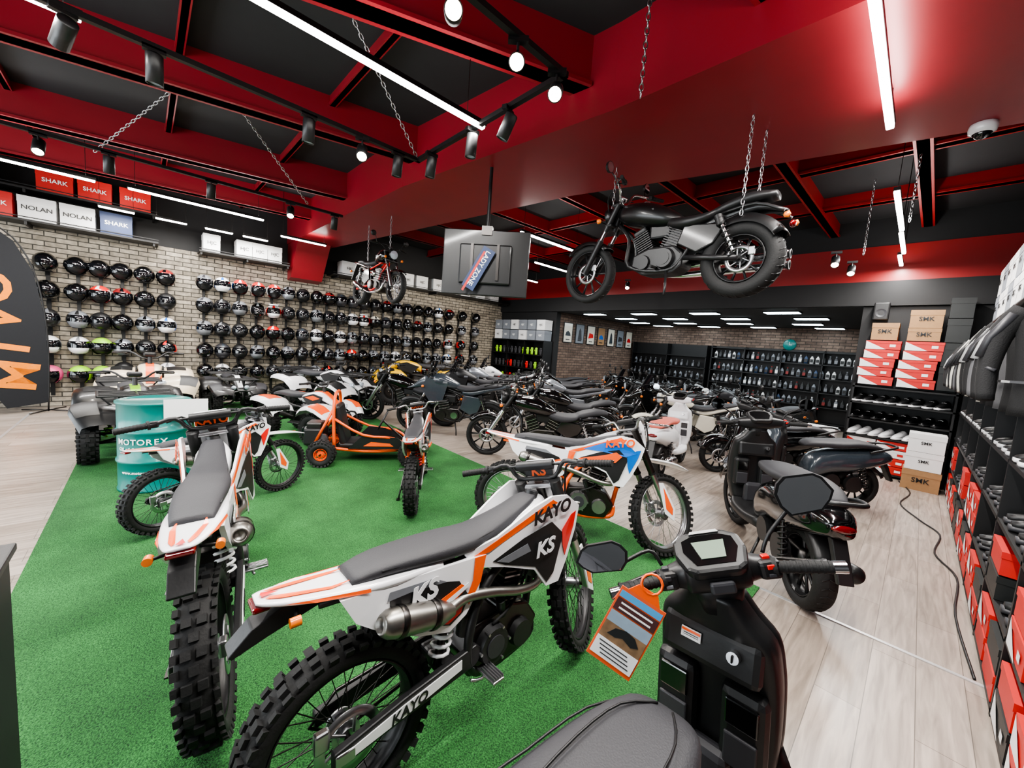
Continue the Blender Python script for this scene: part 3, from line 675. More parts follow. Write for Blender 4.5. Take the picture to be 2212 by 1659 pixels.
# ================= ROOM
def nmat(name):
    mt=D.materials.new(name);mt.use_nodes=True;return mt,mt.node_tree,mt.node_tree.nodes['Principled BSDF']
def uvnodes(nt,a,b):
    tc=nt.nodes.new('ShaderNodeTexCoord');sp=nt.nodes.new('ShaderNodeSeparateXYZ');cb=nt.nodes.new('ShaderNodeCombineXYZ')
    nt.links.new(tc.outputs['Object'],sp.inputs[0]);nt.links.new(sp.outputs[a],cb.inputs[0]);nt.links.new(sp.outputs[b],cb.inputs[1]);return tc,cb
def brickmat(name,a,b,c1,c2,mo,bw=.26,bh=.085,mort=.008):
    mt,nt,bs=nmat(name);tc,cb=uvnodes(nt,a,b);br=nt.nodes.new('ShaderNodeTexBrick')
    br.inputs['Color1'].default_value=(*lin(c1),1);br.inputs['Color2'].default_value=(*lin(c2),1);br.inputs['Mortar'].default_value=(*lin(mo),1)
    br.inputs['Scale'].default_value=1;br.inputs['Brick Width'].default_value=bw;br.inputs['Row Height'].default_value=bh;br.inputs['Mortar Size'].default_value=mort
    nt.links.new(cb.outputs[0],br.inputs[0]);n=nt.nodes.new('ShaderNodeTexNoise');n.inputs['Scale'].default_value=14;n.inputs['Detail'].default_value=6;nt.links.new(tc.outputs['Object'],n.inputs['Vector'])
    mx=nt.nodes.new('ShaderNodeMix');mx.data_type='RGBA';mx.blend_type='OVERLAY';mx.inputs[0].default_value=.7;nt.links.new(br.outputs[0],mx.inputs[6]);nt.links.new(n.outputs[0],mx.inputs[7]);nt.links.new(mx.outputs[2],bs.inputs['Base Color'])
    bp=nt.nodes.new('ShaderNodeBump');bp.invert=True;bp.inputs['Distance'].default_value=.01;bp.inputs['Strength'].default_value=.8;nt.links.new(br.outputs['Fac'],bp.inputs['Height']);nt.links.new(bp.outputs[0],bs.inputs['Normal']);bs.inputs['Roughness'].default_value=.8
    return mt
BR1=brickmat('grey_brick',1,2,(.68,.64,.58),(.50,.47,.42),(.25,.24,.22))
BR2=brickmat('brown_brick',0,2,(.48,.4,.35),(.36,.29,.25),(.25,.22,.2))
BR3=brickmat('brown_brick_side',1,2,(.48,.4,.35),(.36,.29,.25),(.25,.22,.2))
def plankmat():
    mt,nt,bs=nmat('laminate_planks');tc,cb=uvnodes(nt,1,0);br=nt.nodes.new('ShaderNodeTexBrick')
    br.inputs['Color1'].default_value=(*lin((.69,.64,.60)),1);br.inputs['Color2'].default_value=(*lin((.60,.55,.505)),1);br.inputs['Mortar'].default_value=(*lin((.42,.39,.36)),1)
    br.inputs['Scale'].default_value=1;br.inputs['Brick Width'].default_value=1.3;br.inputs['Row Height'].default_value=.19;br.inputs['Mortar Size'].default_value=.0018
    nt.links.new(cb.outputs[0],br.inputs[0])
    mp=nt.nodes.new('ShaderNodeMapping');mp.inputs['Scale'].default_value=(14,1.2,1);nt.links.new(tc.outputs['Object'],mp.inputs[0])
    n=nt.nodes.new('ShaderNodeTexNoise');n.inputs['Scale'].default_value=2.2;n.inputs['Detail'].default_value=8;n.inputs['Distortion'].default_value=.6;nt.links.new(mp.outputs[0],n.inputs['Vector'])
    rp=nt.nodes.new('ShaderNodeValToRGB');rp.color_ramp.elements[0].position=.3;rp.color_ramp.elements[0].color=(.26,.26,.26,1);rp.color_ramp.elements[1].position=.7;rp.color_ramp.elements[1].color=(.6,.6,.6,1);nt.links.new(n.outputs[0],rp.inputs[0])
    mx=nt.nodes.new('ShaderNodeMix');mx.data_type='RGBA';mx.blend_type='OVERLAY';mx.inputs[0].default_value=.8;nt.links.new(br.outputs[0],mx.inputs[6]);nt.links.new(rp.outputs[0],mx.inputs[7]);nt.links.new(mx.outputs[2],bs.inputs['Base Color'])
    bs.inputs['Roughness'].default_value=.32;return mt
def turfmat():
    mt,nt,bs=nmat('green_turf');tc=nt.nodes.new('ShaderNodeTexCoord')
    n=nt.nodes.new('ShaderNodeTexNoise');n.inputs['Scale'].default_value=160;n.inputs['Detail'].default_value=4;n2=nt.nodes.new('ShaderNodeTexNoise');n2.inputs['Scale'].default_value=2.5;n2.inputs['Detail'].default_value=5
    for q in(n,n2): nt.links.new(tc.outputs['Object'],q.inputs['Vector'])
    rp=nt.nodes.new('ShaderNodeValToRGB');rp.color_ramp.elements[0].position=.3;rp.color_ramp.elements[0].color=(*lin((.06,.25,.11)),1);rp.color_ramp.elements[1].position=.75;rp.color_ramp.elements[1].color=(*lin((.32,.66,.33)),1);nt.links.new(n.outputs[0],rp.inputs[0])
    rp2=nt.nodes.new('ShaderNodeValToRGB');rp2.color_ramp.elements[0].position=.3;rp2.color_ramp.elements[0].color=(.28,.28,.28,1);rp2.color_ramp.elements[1].position=.7;rp2.color_ramp.elements[1].color=(.6,.6,.6,1);nt.links.new(n2.outputs[0],rp2.inputs[0])
    mx=nt.nodes.new('ShaderNodeMix');mx.data_type='RGBA';mx.blend_type='OVERLAY';mx.inputs[0].default_value=.8;nt.links.new(rp.outputs[0],mx.inputs[6]);nt.links.new(rp2.outputs[0],mx.inputs[7]);nt.links.new(mx.outputs[2],bs.inputs['Base Color'])
    bp=nt.nodes.new('ShaderNodeBump');bp.inputs['Distance'].default_value=.02;bp.inputs['Strength'].default_value=1;nt.links.new(n.outputs[0],bp.inputs['Height']);nt.links.new(bp.outputs[0],bs.inputs['Normal']);bs.inputs['Roughness'].default_value=.9;return mt
WALLK=M('black_wall_paint',(.115,.115,.12),.7,sc=8);CEILK=M('black_ceiling_paint',(.14,.145,.155),.8,sc=6)
BEAM=M('red_beam_paint',(.54,.125,.16),.4,noise=.15,sc=2.5,bump=.05)
BEAMB=M('red_back_beam_paint',(.56,.10,.10),.4,noise=.12,sc=2.5,bump=.05)
def sbox(name,a,b,m):
    g=G();a=V(a);b=V(b);g.box((a+b)/2,b-a,m);return struct(name,g)
sbox('floor',(-11,-5,-.1),(1.3,15,0),plankmat())
sbox('ceiling',(-11,-5,4.35),(1.3,9.3,4.5),CEILK)
g=G();g.box((-10.7,2.15,1.57),(.2,14.3,3.14),BR1);g.box((-10.7,2.15,3.75),(.2,14.3,1.22),WALLK);struct('wall_left',g)
sbox('wall_right',(1.0,-5,0),(1.2,9.3,4.35),WALLK)
sbox('wall_front',(-10.8,-5.1,0),(1.2,-5,4.35),M('pale_wall',(.7,.7,.7),.8))
DAY=M('daylight_glass',(.9,.96,1),.3,emit=3.0,noise=.25,sc=1.2)
for i,x in enumerate((-9.3,-6.7,-4.1,-1.4)):
    g=G();g.box((0,0,0),(2.2,.04,2.4),DAY)
    for e in(-1.1,-.35,.4,1.1): g.box((e,.02,0),(.06,.06,2.5),BLK)
    for e in(-1.2,.5,1.2): g.box((0,.02,e),(2.3,.06,.06),BLK)
    o=struct('window_%d'%(i+1),g);o.location=(x,-4.97,1.5)
g=G();g.box((-4.9,9.35,3.58),(11.8,.2,.6),BEAMB);g.box((-4.9,9.35,4.12),(11.8,.18,.48),WALLK);g.box((-4.9,9.35,3.07),(11.8,.22,.42),WALLK);struct('wall_header',g)
sbox('wall_back_left',(-10.8,9.3,0),(-8.0,9.5,2.86),WALLK)
sbox('wall_back_right',(-.85,9.3,0),(1.2,9.5,2.86),WALLK)
sbox('wall_rear_left',(-8.2,9.5,0),(-8.0,14.5,2.9),BR3)
g=G();g.box((-3.5,14.35,1.1),(9,.2,2.2),WALLK);g.box((-3.5,14.35,2.55),(9,.2,.7),BR2);struct('wall_back',g)
sbox('wall_rear_right',(1.0,9.5,0),(1.2,14.5,2.9),WALLK)
sbox('ceiling_rear',(-8.2,9.3,2.85),(1.2,14.5,2.95),M('dark_rear_ceiling',(.13,.14,.15),.7))
o=sbox('turf_carpet',(-10.2,-.62,0),(-.64,3.36,.014),turfmat());del o['kind'];props(o,'bright green artificial turf carpet laid over the laminate floor','carpet')
TR=M('metal_strip',(.8,.8,.8),.35,.6)
sbox('trim_1',(-.64,3.36,0),(1.0,3.385,.006),TR);sbox('trim_2',(-10,-1.46,0),(-2,-1.43,.005),TR);sbox('trim_3',(-.62,3.365,0),(-10.2,3.385,.004),TR)
tn=[3]
def beam(a,b,w,h,top=4.36,m=None):
    m=m or BEAM
    tn[0]+=1;a=V((*a,0));b=V((*b,0));d=(b-a).normalized();p=V((-d.y,d.x,0))*w/2;z0=top-h
    q=[a-p,a+p,b+p,b-p];g=G();F6=[(0,1,2,3),(4,5,6,7),(0,1,5,4),(1,2,6,5),(2,3,7,6),(3,0,4,7)]
    g.add([(v.x,v.y,z0) for v in q]+[(v.x,v.y,top) for v in q],F6,m)
    q=[a-p*1.5,a+p*1.5,b+p*1.5,b-p*1.5];g.add([(v.x,v.y,z0) for v in q]+[(v.x,v.y,z0+.03) for v in q],F6,m)
    return struct('trim_%d'%tn[0],g)
g=G();near=[(-10.6,2.4),(-5,2.47),(-2,2.80),(1.0,2.85)];far=[(-10.6,3.11),(-3.4,4.0),(-1.47,4.5),(1.0,5.05)]
P=near+far[::-1];n=len(P)
g.add([(x,y,3.68) for x,y in P]+[(x,y,4.36) for x,y in P],[list(range(n)),list(range(n,2*n))]+[(i,(i+1)%n,n+(i+1)%n,n+i) for i in range(n)],BEAM)
g.add([(-10.6,2.42,2.85),(-10.6,3.1,2.85),(-10.3,3.1,2.9),(-10.3,2.42,2.9),(-10.6,2.42,3.7),(-10.6,3.1,3.7),(-9.7,3.1,3.7),(-9.7,2.42,3.7)],[(0,1,2,3),(4,5,6,7),(0,1,5,4),(1,2,6,5),(2,3,7,6),(3,0,4,7)],BEAM)
struct('trim_0',g)
for a,b in(((-6.1,-3),(-4.75,2.6)),((-8.2,-3),(-7.0,2.5)),((-4.6,-3),(-2.3,2.8)),((-9.8,-3),(-8.9,2.45)),((-1.6,-1),(-.9,2.8)),((.3,-1),(.3,2.8))): beam(a,b,.14,.42)
for y in(-1.2,.2,1.5): beam((-10.6,y),(1,y+.1),.05,.12)
for x in(-9,-7.4,-5.8,-4.3,-2.8,-1.5,-.32): beam((x,3.6 if x<-6 else 4.2),(x+.1,9.25),.10,.24,m=BEAMB)
for y in(6.2,7.8): beam((-10.6,y),(1,y),.10,.2,m=BEAMB)
def light_area(loc,size,sy,power,col=(1,.97,.93),rot=(0,0,0)):
    l=D.lights.new('l','AREA');l.shape='RECTANGLE';l.size=size;l.size_y=sy;l.energy=power;l.color=col
    o=D.objects.new('lamp_light',l);COL.objects.link(o);o.location=loc;o.rotation_euler=rot;return o
def led(x,y0,y1,z=3.5,p=40):
    g=G();g.box((0,0,.022),(.05,y1-y0,.035),BLK);g.box((0,0,-.004),(.045,y1-y0-.02,.03),LED,bev=.008)
    o=thing('led_tube_light',g,'long white LED tube light hanging below the red ceiling','light fixture',(x,(y0+y1)/2,z),group='ceiling LED tubes')
    for e in(-1,1):
        g=G();g.cyl((0,e*(y1-y0)*.45,.03),(0,e*(y1-y0)*.45,4.35-z),.003,STL,n=6);part('suspension_wire',g,o)
    for k,(dz,rt) in enumerate(((-.03,0),(.05,180))):
        l=light_area((0,0,dz),.06,y1-y0,p*(y1-y0)*(1 if k==0 else .12),rot=(0,rad(rt),0));l.parent=o
led(-2.76,-1.6,2.08);led(-.38,.1,4.0);led(-.39,5.4,6.9);led(-.40,7.0,8.2);led(-.45,8.3,9.1)
led(-8,-2.4,-.5);led(-7.93,-.2,1.45);led(-8.9,1.9,2.75);led(-3.8,-1.9,-.27);led(-4.6,4.3,5.8);led(-5.9,6,7.4);led(-7.6,6.5,7.9)
for y in(-.6,.1,.8,1.4): led(-9.7,y,y+.45)
for i,x in enumerate((-7.0,-5.4,-3.8,-2.2)):
    for j,y in enumerate((9.9,11.2,12.6,13.8)):
        g=G();g.box((0,0,0),(.62,.3,.03),PAN);g.box((0,0,.01),(.66,.34,.03),WALLK)
        thing('ceiling_panel_light',g,'rectangular white LED panel in the low dark rear ceiling','ceiling light',(x+.3*(j%2),y,2.83),group='rear ceiling panels')
light_area((-3.8,11.8,2.75),6,3.5,110,(.9,.97,1))
H=1.7;f=831.0;th=rad(46.5);p=rad(-5.7);ph=math.atan(.075)
F=V((-math.sin(th)*math.cos(p),math.cos(th)*math.cos(p),math.sin(p)));R0=V((math.cos(th),math.sin(th),0));U0=R0.cross(F)
R=R0*math.cos(ph)+U0*math.sin(ph);U=-R0*math.sin(ph)+U0*math.cos(ph)
cd=D.cameras.new('camera');cd.sensor_width=36;cd.lens=f*36/2212;cd.clip_start=.02;cam=D.objects.new('camera',cd);COL.objects.link(cam)
cam.matrix_world=Matrix(((R.x,U.x,-F.x,0),(R.y,U.y,-F.y,0),(R.z,U.z,-F.z,H),(0,0,0,1)))
bpy.context.scene.camera=cam
w=D.worlds.new('w');bpy.context.scene.world=w;w.use_nodes=True;w.node_tree.nodes['Background'].inputs[0].default_value=(.7,.75,.8,1);w.node_tree.nodes['Background'].inputs[1].default_value=.35
light_area((-4.5,-4.7,1.8),9,2.4,200,(.93,.97,1),(rad(90),0,0))
bpy.context.scene.view_settings.view_transform='AgX'
try: bpy.context.scene.view_settings.look='AgX - Medium High Contrast'
except Exception: pass
bpy.context.scene.view_settings.exposure=.5
# ================= MOTORCYCLES
dirt('white and orange off-road motorcycle on the green turf',(-1.2,.47,.014),90,s=.96,steer=28)
dirt('white and orange off-road motorcycle with dark fork beside the drum',(-1.87,.19,.014),170,steer=5,txt2='KAYO',logo=ORG,tcol=ORG,lean=-5)
dirt('small white off-road motorcycle behind a bigger one',(-3.97,.05,.014),117,s=.76,txt2='',steer=-5,tail=False)
dirt('small white and orange pit bike with orange frame',(-3.2,1.83,.014),146,s=.82,frame=ORG,steer=15,txt2='KAYO',tcol=ORG,tail=False)
dirt('blue, white and orange off-road motorcycle with orange frame',(-2.40,2.36,.014),38,s=.97,steer=38,ac2=BLU,frame=ORG,side=BLK,txt2='',tcol=ORG,logo=BLU,rimc=ALU,tail=False)
scooter('matte black scooter with hexagonal mirrors and price tag',(-.29,.30,0),90,body=BLK,steer=38,detail=True,lean=-4)
scooter('gloss black scooter with chunky rear tire',(-.39,3.42,0),124,body=GBLK,steer=5,s=1.08)
scooter('black scooter parked beside shoe shelves',(-1.04,7.2,0),222,body=GBLK)
scooter('graphite scooter parked beside shoe shelves',(-.42,6.45,0),222,body=GRYB)
scooter('white retro scooter with salmon seat',(-2.33,5.1,0),100,body=WHT,seatm=SAL,retro=True,inner=WHT)
road('glossy black cruiser motorcycle at the turf edge',(-3.33,4.86,0),224,'cruiser')
road('matte black cruiser motorcycle hung by chains from the beam',(-1.17,3.7,2.25),180,'cruiser',body=SBLK,seatm=BLK,lean=-2,eng=BLK,fin=DG,ac=BLK,fat=.04)
road('small dark roadster with red frame hung by chains',(-7.2,2.85,2.24),4,'naked',body=GBLK,s=.84,spoke=True,rimc=GBLK,fr=REDP)
MB=[(-5.35,4.55,225,'adv',GRYB),(-6.4,4.3,225,'cruiser',GBLK),(-6.3,5.7,225,'adv',BLK),(-6.9,6.5,225,'adv',SILV),(-7.4,7.4,225,'adv',WHT),
(-3.9,6.0,225,'cruiser',GBLK),(-4.65,6.75,225,'naked',SILV),(-5.35,7.45,225,'adv',GBLK),(-6.05,8.15,225,'naked',GBLK),(-6.75,8.85,225,'naked',BLK),
(-2.4,7.6,225,'naked',CREAM),(-3.15,8.3,225,'adv',GBLK),(-3.9,9.0,225,'naked',BLK),(-4.6,9.7,225,'adv',GBLK),(-5.4,10.4,225,'naked',GBLK),(-1.6,9.0,228,'naked',GBLK),(-2.4,10.1,225,'naked',DG),(-3.3,10.9,225,'naked',GBLK)]
CN={GBLK.name:'glossy black',GRYB.name:'graphite grey',BLK.name:'matte black',SILV.name:'silver',WHT.name:'white',CREAM.name:'cream',REDP.name:'red',DG.name:'dark grey'}
KN={'cruiser':'low cruiser motorcycle','adv':'adventure motorcycle with windscreen','naked':'roadster motorcycle with round headlight'}
for x,y,a,k,b in MB: road('%s %s on the laminate floor'%(CN[b.name],KN[k]),(x,y,0),a,k,body=b)
quad('black utility quad bike with lime accents on turf',(-7.45,-.2,.014),4,body=SBLK,ac=GRN,acf=BLK,rack=True,s=1.0)
quad('beige and orange sport quad bike behind the drum',(-9.5,.0,.014),0,body=BEI,ac=ORG,acf=BLK,trim=ORG,fr=ORG,s=1.12)
quad('white and orange youth sport quad bike on turf',(-7.0,1.6,.014),28,body=WHT,ac=ORG,s=.88)
quad('black and white utility quad bike with front rack',(-8.8,2.35,.014),26,body=WHT,ac=BLK,rack=True,s=1.1)
quad('black utility quad bike with white hood near helmets',(-9.7,1.15,.014),4,body=SBLK,ac=WHT,acf=DG,rack=True,s=.85)
quad('yellow and black touring quad bike',(-8.95,5.9,0),250,body=YEL,ac=BLK,rack=True,s=1.3)
# drum
g=G();pr=[(0,.0),(.27,.0),(.285,.0),(.285,.02),(.278,.03)]
for z in(.30,.59): pr+=[(.278,z-.02),(.29,z-.01),(.29,z+.01),(.278,z+.02)]
pr+=[(.278,.85),(.29,.86),(.29,.875),(.275,.88),(.272,.865),(0,.865)]
g.lathe(pr,(0,0,0),(0,0,1),TEAL,48)
o=thing('oil_drum',g,'teal steel oil drum with white lettering on turf','oil drum',(-5.25,.03,.014))
TXW=M('white_print',(.95,.96,.95),.5,noise=0)
def curved(s,size,R_,z,a0,par,mat,k=.62):
    W={'i':.45,'l':.45,'t':.6,'f':.6,' ':.6,'w':1.35,'m':1.5,'.':.5,'M':1.2,'O':1.12,'E':.95}
    ws=[W.get(c,1) for c in s];T=sum(ws);acc=0
    for ch,wd in zip(s,ws):
        a=a0+(acc+wd/2-T/2)*size*k/R_;acc+=wd
        if ch!=' ': text(ch,size,mat,par,(R_*math.cos(a),R_*math.sin(a),z),rx=90,rz=math.degrees(a)+90,bold=.001)
a0=rad(-24)
curved('MOTOREX',.078,.2825,.50,a0,o,TXW,.72);curved('Oil of Switzerland',.044,.2825,.43,a0,o,TXW,.58);curved('www.motorex.com',.036,.2825,.2,a0,o,TXW,.58)
g=G();g.box((0,0,0),(.006,.34,.2),BOXW);thing('price_card',g,'blank pale price card standing on the drum','card',(-4.95,.26,.83),rz=-5)
# go-kart
r=root('go_kart','orange tube-frame go-kart with small black tires','go-kart',(-5.35,1.75,.014),60,s=.95)
for x,w_ in((0,.17),(1.15,.14)):
    for sd in(-1,1): wheel(r,x,.17,.17,w_,'disc','wheel',rimc=ORG,knob=True,rimR=.075,y=sd*.42,disc=False)
g=G()
for sd in(-1,1):
    g.tube([(-.15,sd*.22,.22),(.5,sd*.25,.16),(1.0,sd*.2,.17),(1.35,sd*.12,.22)],.022,ORG,8,smo=3)
    g.tube([(.12,sd*.24,.2),(.1,sd*.24,.7),(.1,sd*.14,.92),(.1,0,.95)],.022,ORG,8,smo=4)
    g.tube([(.12,sd*.24,.6),(.5,sd*.3,.4),(.9,sd*.26,.35),(1.1,sd*.2,.2)],.018,ORG,8,smo=3)
    g.tube([(.1,sd*.22,.75),(-.15,sd*.22,.22)],.018,ORG,8)
g.tube([(1.35,-.25,.2),(1.42,0,.22),(1.35,.25,.2)],.022,ORG,8,smo=3);g.cyl((0,-.36,.17),(0,.36,.17),.018,STL);g.cyl((1.15,-.36,.17),(1.15,.36,.17),.014,ORG)
g.cyl((.1,-.24,.6),(.1,.24,.6),.018,ORG)
part('frame',g,r)
g=G();g.box((.38,0,.22),(.44,.42,.08),BLK,bev=.03);g.box((.17,0,.5),(.09,.42,.56),BLK,rot=Matrix.Rotation(rad(-12),3,'Y'),bev=.035);part('seat',g,r)
g=G();g.box((-.17,0,.32),(.26,.3,.24),BLK,bev=.03);g.box((-.17,0,.47),(.2,.24,.09),STL,bev=.02);g.cyl((-.05,-.15,.3),(-.05,-.2,.3),.08,ALU,n=18);g.box((-.32,.05,.36),(.06,.16,.14),GBLK,bev=.02);part('engine',g,r)
g=G();g.tube([V((.72,.0,.55))+V((.06*math.sin(a),.14*math.cos(a),.125*math.sin(a))) for a in [i*math.pi/8 for i in range(16)]],.014,BLK,8,closed=True);g.cyl((.72,0,.55),(1.05,0,.25),.014,STL);g.cyl((.72,-.13,.55),(.72,.13,.55),.01,BLK);part('steering_wheel',g,r)
g=G()
for sd in(-1,1): g.panel([(.3,.2),(.5,.4),(.95,.36),(1.15,.2)],lambda x,z:.285,sd,BLK,.02);g.panel([(.5,.24),(.6,.30),(.85,.28),(.9,.24)],lambda x,z:.285,sd,ORG,.003,.003)
g.box((.7,0,.17),(1.0,.46,.015),BLK)
g.loft([(1.05,.30,.17,.03),(1.25,.26,.17,.045),(1.4,.2,.12,.03)],BLK,16);g.box((1.2,0,.312),(.2,.06,.006),ORG);part('body_panel',g,r)
# ================= HELMETS
def helmet_meshes(kind,m1,m2):
    g=G();N=28;K=16
    def P(a,e,k=1):
        ca,ce,sa,se=math.cos(rad(a)),math.cos(rad(e)),math.sin(rad(a)),math.sin(rad(e))
        ex=1.0
        if kind!='open' and e<-5 and abs(a)<75: ex=1+ (.16 if kind=='full' else .38)*min(1,(-5-e)/25)*(math.cos(rad(a*1.2)))
        return (k*ex*.148*ca*ce,k*.122*sa*ce,k*.135*se)
    E=[-62+ i*(152/K) for i in range(K+1)]
    V_=[P(-180+360*j/N,e) for e in E for j in range(N)];fa=[];fb=[]
    for i in range(K):
        for j in range(N):
            a=-180+360*(j+.5)/N;e=(E[i]+E[i+1])/2
            if kind=='full' and abs(a)<72 and -8<e<26: continue
            if kind=='cross' and abs(a)<62 and -14<e<30: continue
            if kind=='open' and abs(a)<78 and e<20: continue
            q=(i*N+j,i*N+(j+1)%N,(i+1)*N+(j+1)%N,(i+1)*N+j)
            (fb if (abs(abs(a)-95)<28 and e<35 and e>-30) or (abs(a)<16 and e>34) else fa).append(q)
    g.add(V_,fa,m1,True);g.add(V_,fb,m2,True)
    g.ball((0,0,0),.118,BLK,14,(1.05,.95,1.0))
    if kind=='cross': g.loft([(.06,.125,.09,.008),(.15,.135,.09,.007),(.24,.12,.06,.005)],m1,12,4)
    sh=mesh('helmet_shell',g)
    v=G();n=12
    if kind=='full': e0,e1,A,k=-12,30,76,1.02
    elif kind=='cross': e0,e1,A,k=-12,22,50,.93
    else: e0,e1,A,k=-15,24,72,1.06
    vs=[];rows=5
    for i in range(rows+1):
        for j in range(n+1): vs.append(P(-A+2*A*j/n,e0+(e1-e0)*i/rows,k))
    v.add(vs,[(i*(n+1)+j,i*(n+1)+j+1,(i+1)*(n+1)+j+1,(i+1)*(n+1)+j) for i in range(rows) for j in range(n)],VIS,True)
    t=G();t.tube([P(-180+360*j/24,-62,1) for j in range(24)] if kind!='open' else [P(80+200*j/18,-62 if 1<j<17 else -40,1) for j in range(19)],.007,RUB,6,closed=(kind!='open'))
    return sh,mesh('helmet_visor',v),mesh('helmet_trim',t)
ORC=M('orange_gloss',(.95,.55,.15),.2,coat=1)
HC=[('full',GBLK,GBLK,'black'),('full',BLK,BLK,'matte black'),('full',GBLK,REDP,'black and red'),('full',WHT,BLU,'white and blue'),('full',BLK,MG,'black and grey'),('open',GBLK,GBLK,'black'),('open',MG,DG,'grey'),('open',M('maroon',(.5,.15,.15),.2,coat=1),GBLK,'maroon'),('open',REDP,WHT,'red and white'),('cross',WHT,REDP,'white and red'),('cross',GBLK,ORC,'black and orange'),('full',SILV,GBLK,'silver'),('full',DG,GRYB,'grey'),('open',GRN,GRN,'lime green'),('open',CREAM,BLK,'cream'),('full',GBLK,YEL,'black and yellow'),('open',PNK,PNK,'pink'),('full',WHT,MG,'white and grey'),('full',MG,BLK,'mid grey'),('cross',GBLK,WHT,'black and white')]
HM=[helmet_meshes(k,a,b) for k,a,b,_ in HC]
KD={'full':'full-face helmet with dark visor','open':'open-face helmet','cross':'motocross helmet with peak'}
cols=[-1.27,-.92,-.64,-.36,-.05,.26,.85,1.15,1.46,1.79,2.1,2.4,2.71,3.02,3.31,3.6,3.9,4.2,4.5,4.82,5.14,5.46,5.8,6.15,6.5,6.9,7.4,7.95]
rows=[2.52,2.06,1.58,1.12,.68]
for ci,y in enumerate(cols):
    g=G();g.box((0,0,1.45),(.03,.05,2.5),SHK)
    for z in rows: g.cyl((0,0,z-.06),(.14,0,z-.06),.012,SHK);g.cyl((.14,0,z-.07),(.14,0,z-.02),.05,SHK)
    thing('helmet_display_post',g,'black vertical post with helmet pegs on brick wall','display stand',(-10.57,y,0),group='helmet display posts')
    for ri,z in enumerate(rows):
        w_=[6,5,1,1.2,4,4,2,1,1,.8,.8,3,4,.0,1,.4,0,2,3,1.5] if ri<3 else [4,4,1,1.5,3,3,2.5,.2,1,2,1,3,3,.2,2.5,.5,.2,4,3,2]
        if ri==4 and ci<3: k=(16,13,13)[ci]
        else: k=random.choices(range(len(HC)),w_)[0]
        if ci<5 and ri in(0,1) : k=random.choice((0,1,5,4,12))
        if ci==5 and ri==0:k=7
        if ci==2 and ri==1:k=8
        if ci==3 and ri==1:k=7
        if ci==2 and ri==3:k=13
        if ci==7 and ri==0:k=3
        if ci==6 and ri in(0,1):k=6
        if ci in(8,9) and ri==0:k=8
        if ci==5 and ri==2:k=3
        if ci<3 and ri==4: z=.60
        a,b,c=HM[k];o=D.objects.new('helmet',a);COL.objects.link(o);o.location=(-10.37,y,z);o.rotation_euler=(0,0,rad(random.uniform(-30,5)));o.scale=(1.2,)*3
        props(o,'%s %s on brick wall'%(HC[k][3],KD[HC[k][0]]),'helmet','helmets on the brick wall')
        part('visor',b,o);part('neck_trim',c,o)
# ================= boxes
def carton(loc,size,rz,m,label,group,txt=None,tm=None,ts=.1,face='x',wedge=None,name='cardboard_box'):
    g=G();g.box((0,0,size[2]*.38),(size[0],size[1],size[2]*.76),m);g.box((0,0,size[2]*.86),(size[0]+.008,size[1]+.008,size[2]*.28),m)
    if wedge:
        if face=='x':
            X=size[0]/2+.005;g.add([(X,-size[1]/2,.0),(X,size[1]/2*.2,0),(X,-size[1]/2,size[2]*.95)],[(0,1,2)],wedge);g.add([(X,.06,size[2]*.3),(X,.12,size[2]*.3),(X,.12,size[2]*.6),(X,.06,size[2]*.6)],[(0,1,2,3)],wedge)
        else:
            Y_=-size[1]/2-.005;g.add([(-size[0]/2,Y_,0),(size[0]*.1,Y_,0),(-size[0]/2,Y_,size[2]*.95)],[(0,1,2)],wedge);g.add([(.08,Y_,size[2]*.3),(.15,Y_,size[2]*.3),(.15,Y_,size[2]*.6),(.08,Y_,size[2]*.6)],[(0,1,2,3)],wedge)
    o=thing(name,g,label,'box',loc,rz,group)
    if txt:
        if face=='x': text(txt,ts,tm,o,(size[0]/2+.007,0,size[2]*.5),rx=90,rz=90,bold=.001)
        else: text(txt,ts,tm,o,(0,-size[1]/2-.007,size[2]*.5),rx=90,bold=.001)
    return o
for y0,y1 in((-3,.15),(.75,2.35),(3.3,9.2)):
    for z in((3.12,3.62) if y0==-3 else (3.12,)):
        g=G();g.box((0,0,0),(.5,y1-y0,.03),SHK);g.box((.24,0,.05),(.012,y1-y0,.012),SHK)
        for e in(-1,0,1): g.box((0,e*(y1-y0)*.48,-.04),(.46,.03,.06),SHK)
        thing('wall_shelf',g,'black high wall shelf carrying helmet boxes','shelf',(-10.34,(y0+y1)/2,z))
BXD=[(-1.75,BOXR,'SHARK',TXW),(-1.3,BOXW,'NOLAN',BLK),(-.86,BOXW,'NOLAN',BLK),(-.4,BOXB,'SHARK',TXW)]
for y,m,t,tm in BXD: carton((-10.3,y,3.14),(.38,.40,.36),0,m,'%s printed helmet box on the high shelf'%('red' if m==BOXR else 'navy' if m==BOXB else 'white'),'helmet boxes on the high wall shelves',t,tm,.095)
for y in(-1.1,-.65,-.15): carton((-10.3,y,3.64),(.38,.4,.34),0,BOXR,'red printed helmet box on the high shelf','helmet boxes on the high wall shelves','SHARK',TXW,.09)
for y in(-2.3,-1.9): carton((-10.3,y,3.64),(.38,.36,.34),0,BOXW,'white printed helmet box on the high shelf','helmet boxes on the high wall shelves','NOLAN',BLK,.08)
for y in(.95,1.5,1.78,2.06,3.7,4.15,4.6,5.3,5.75,6.3,6.8,7.3,7.9,8.5):
    carton((-10.3,y,3.14),(.36,.27 if y<3 else .36,.34),0,BOXW,'white printed helmet box on the high shelf','helmet boxes on the high wall shelves','HJC',BLK,.09)
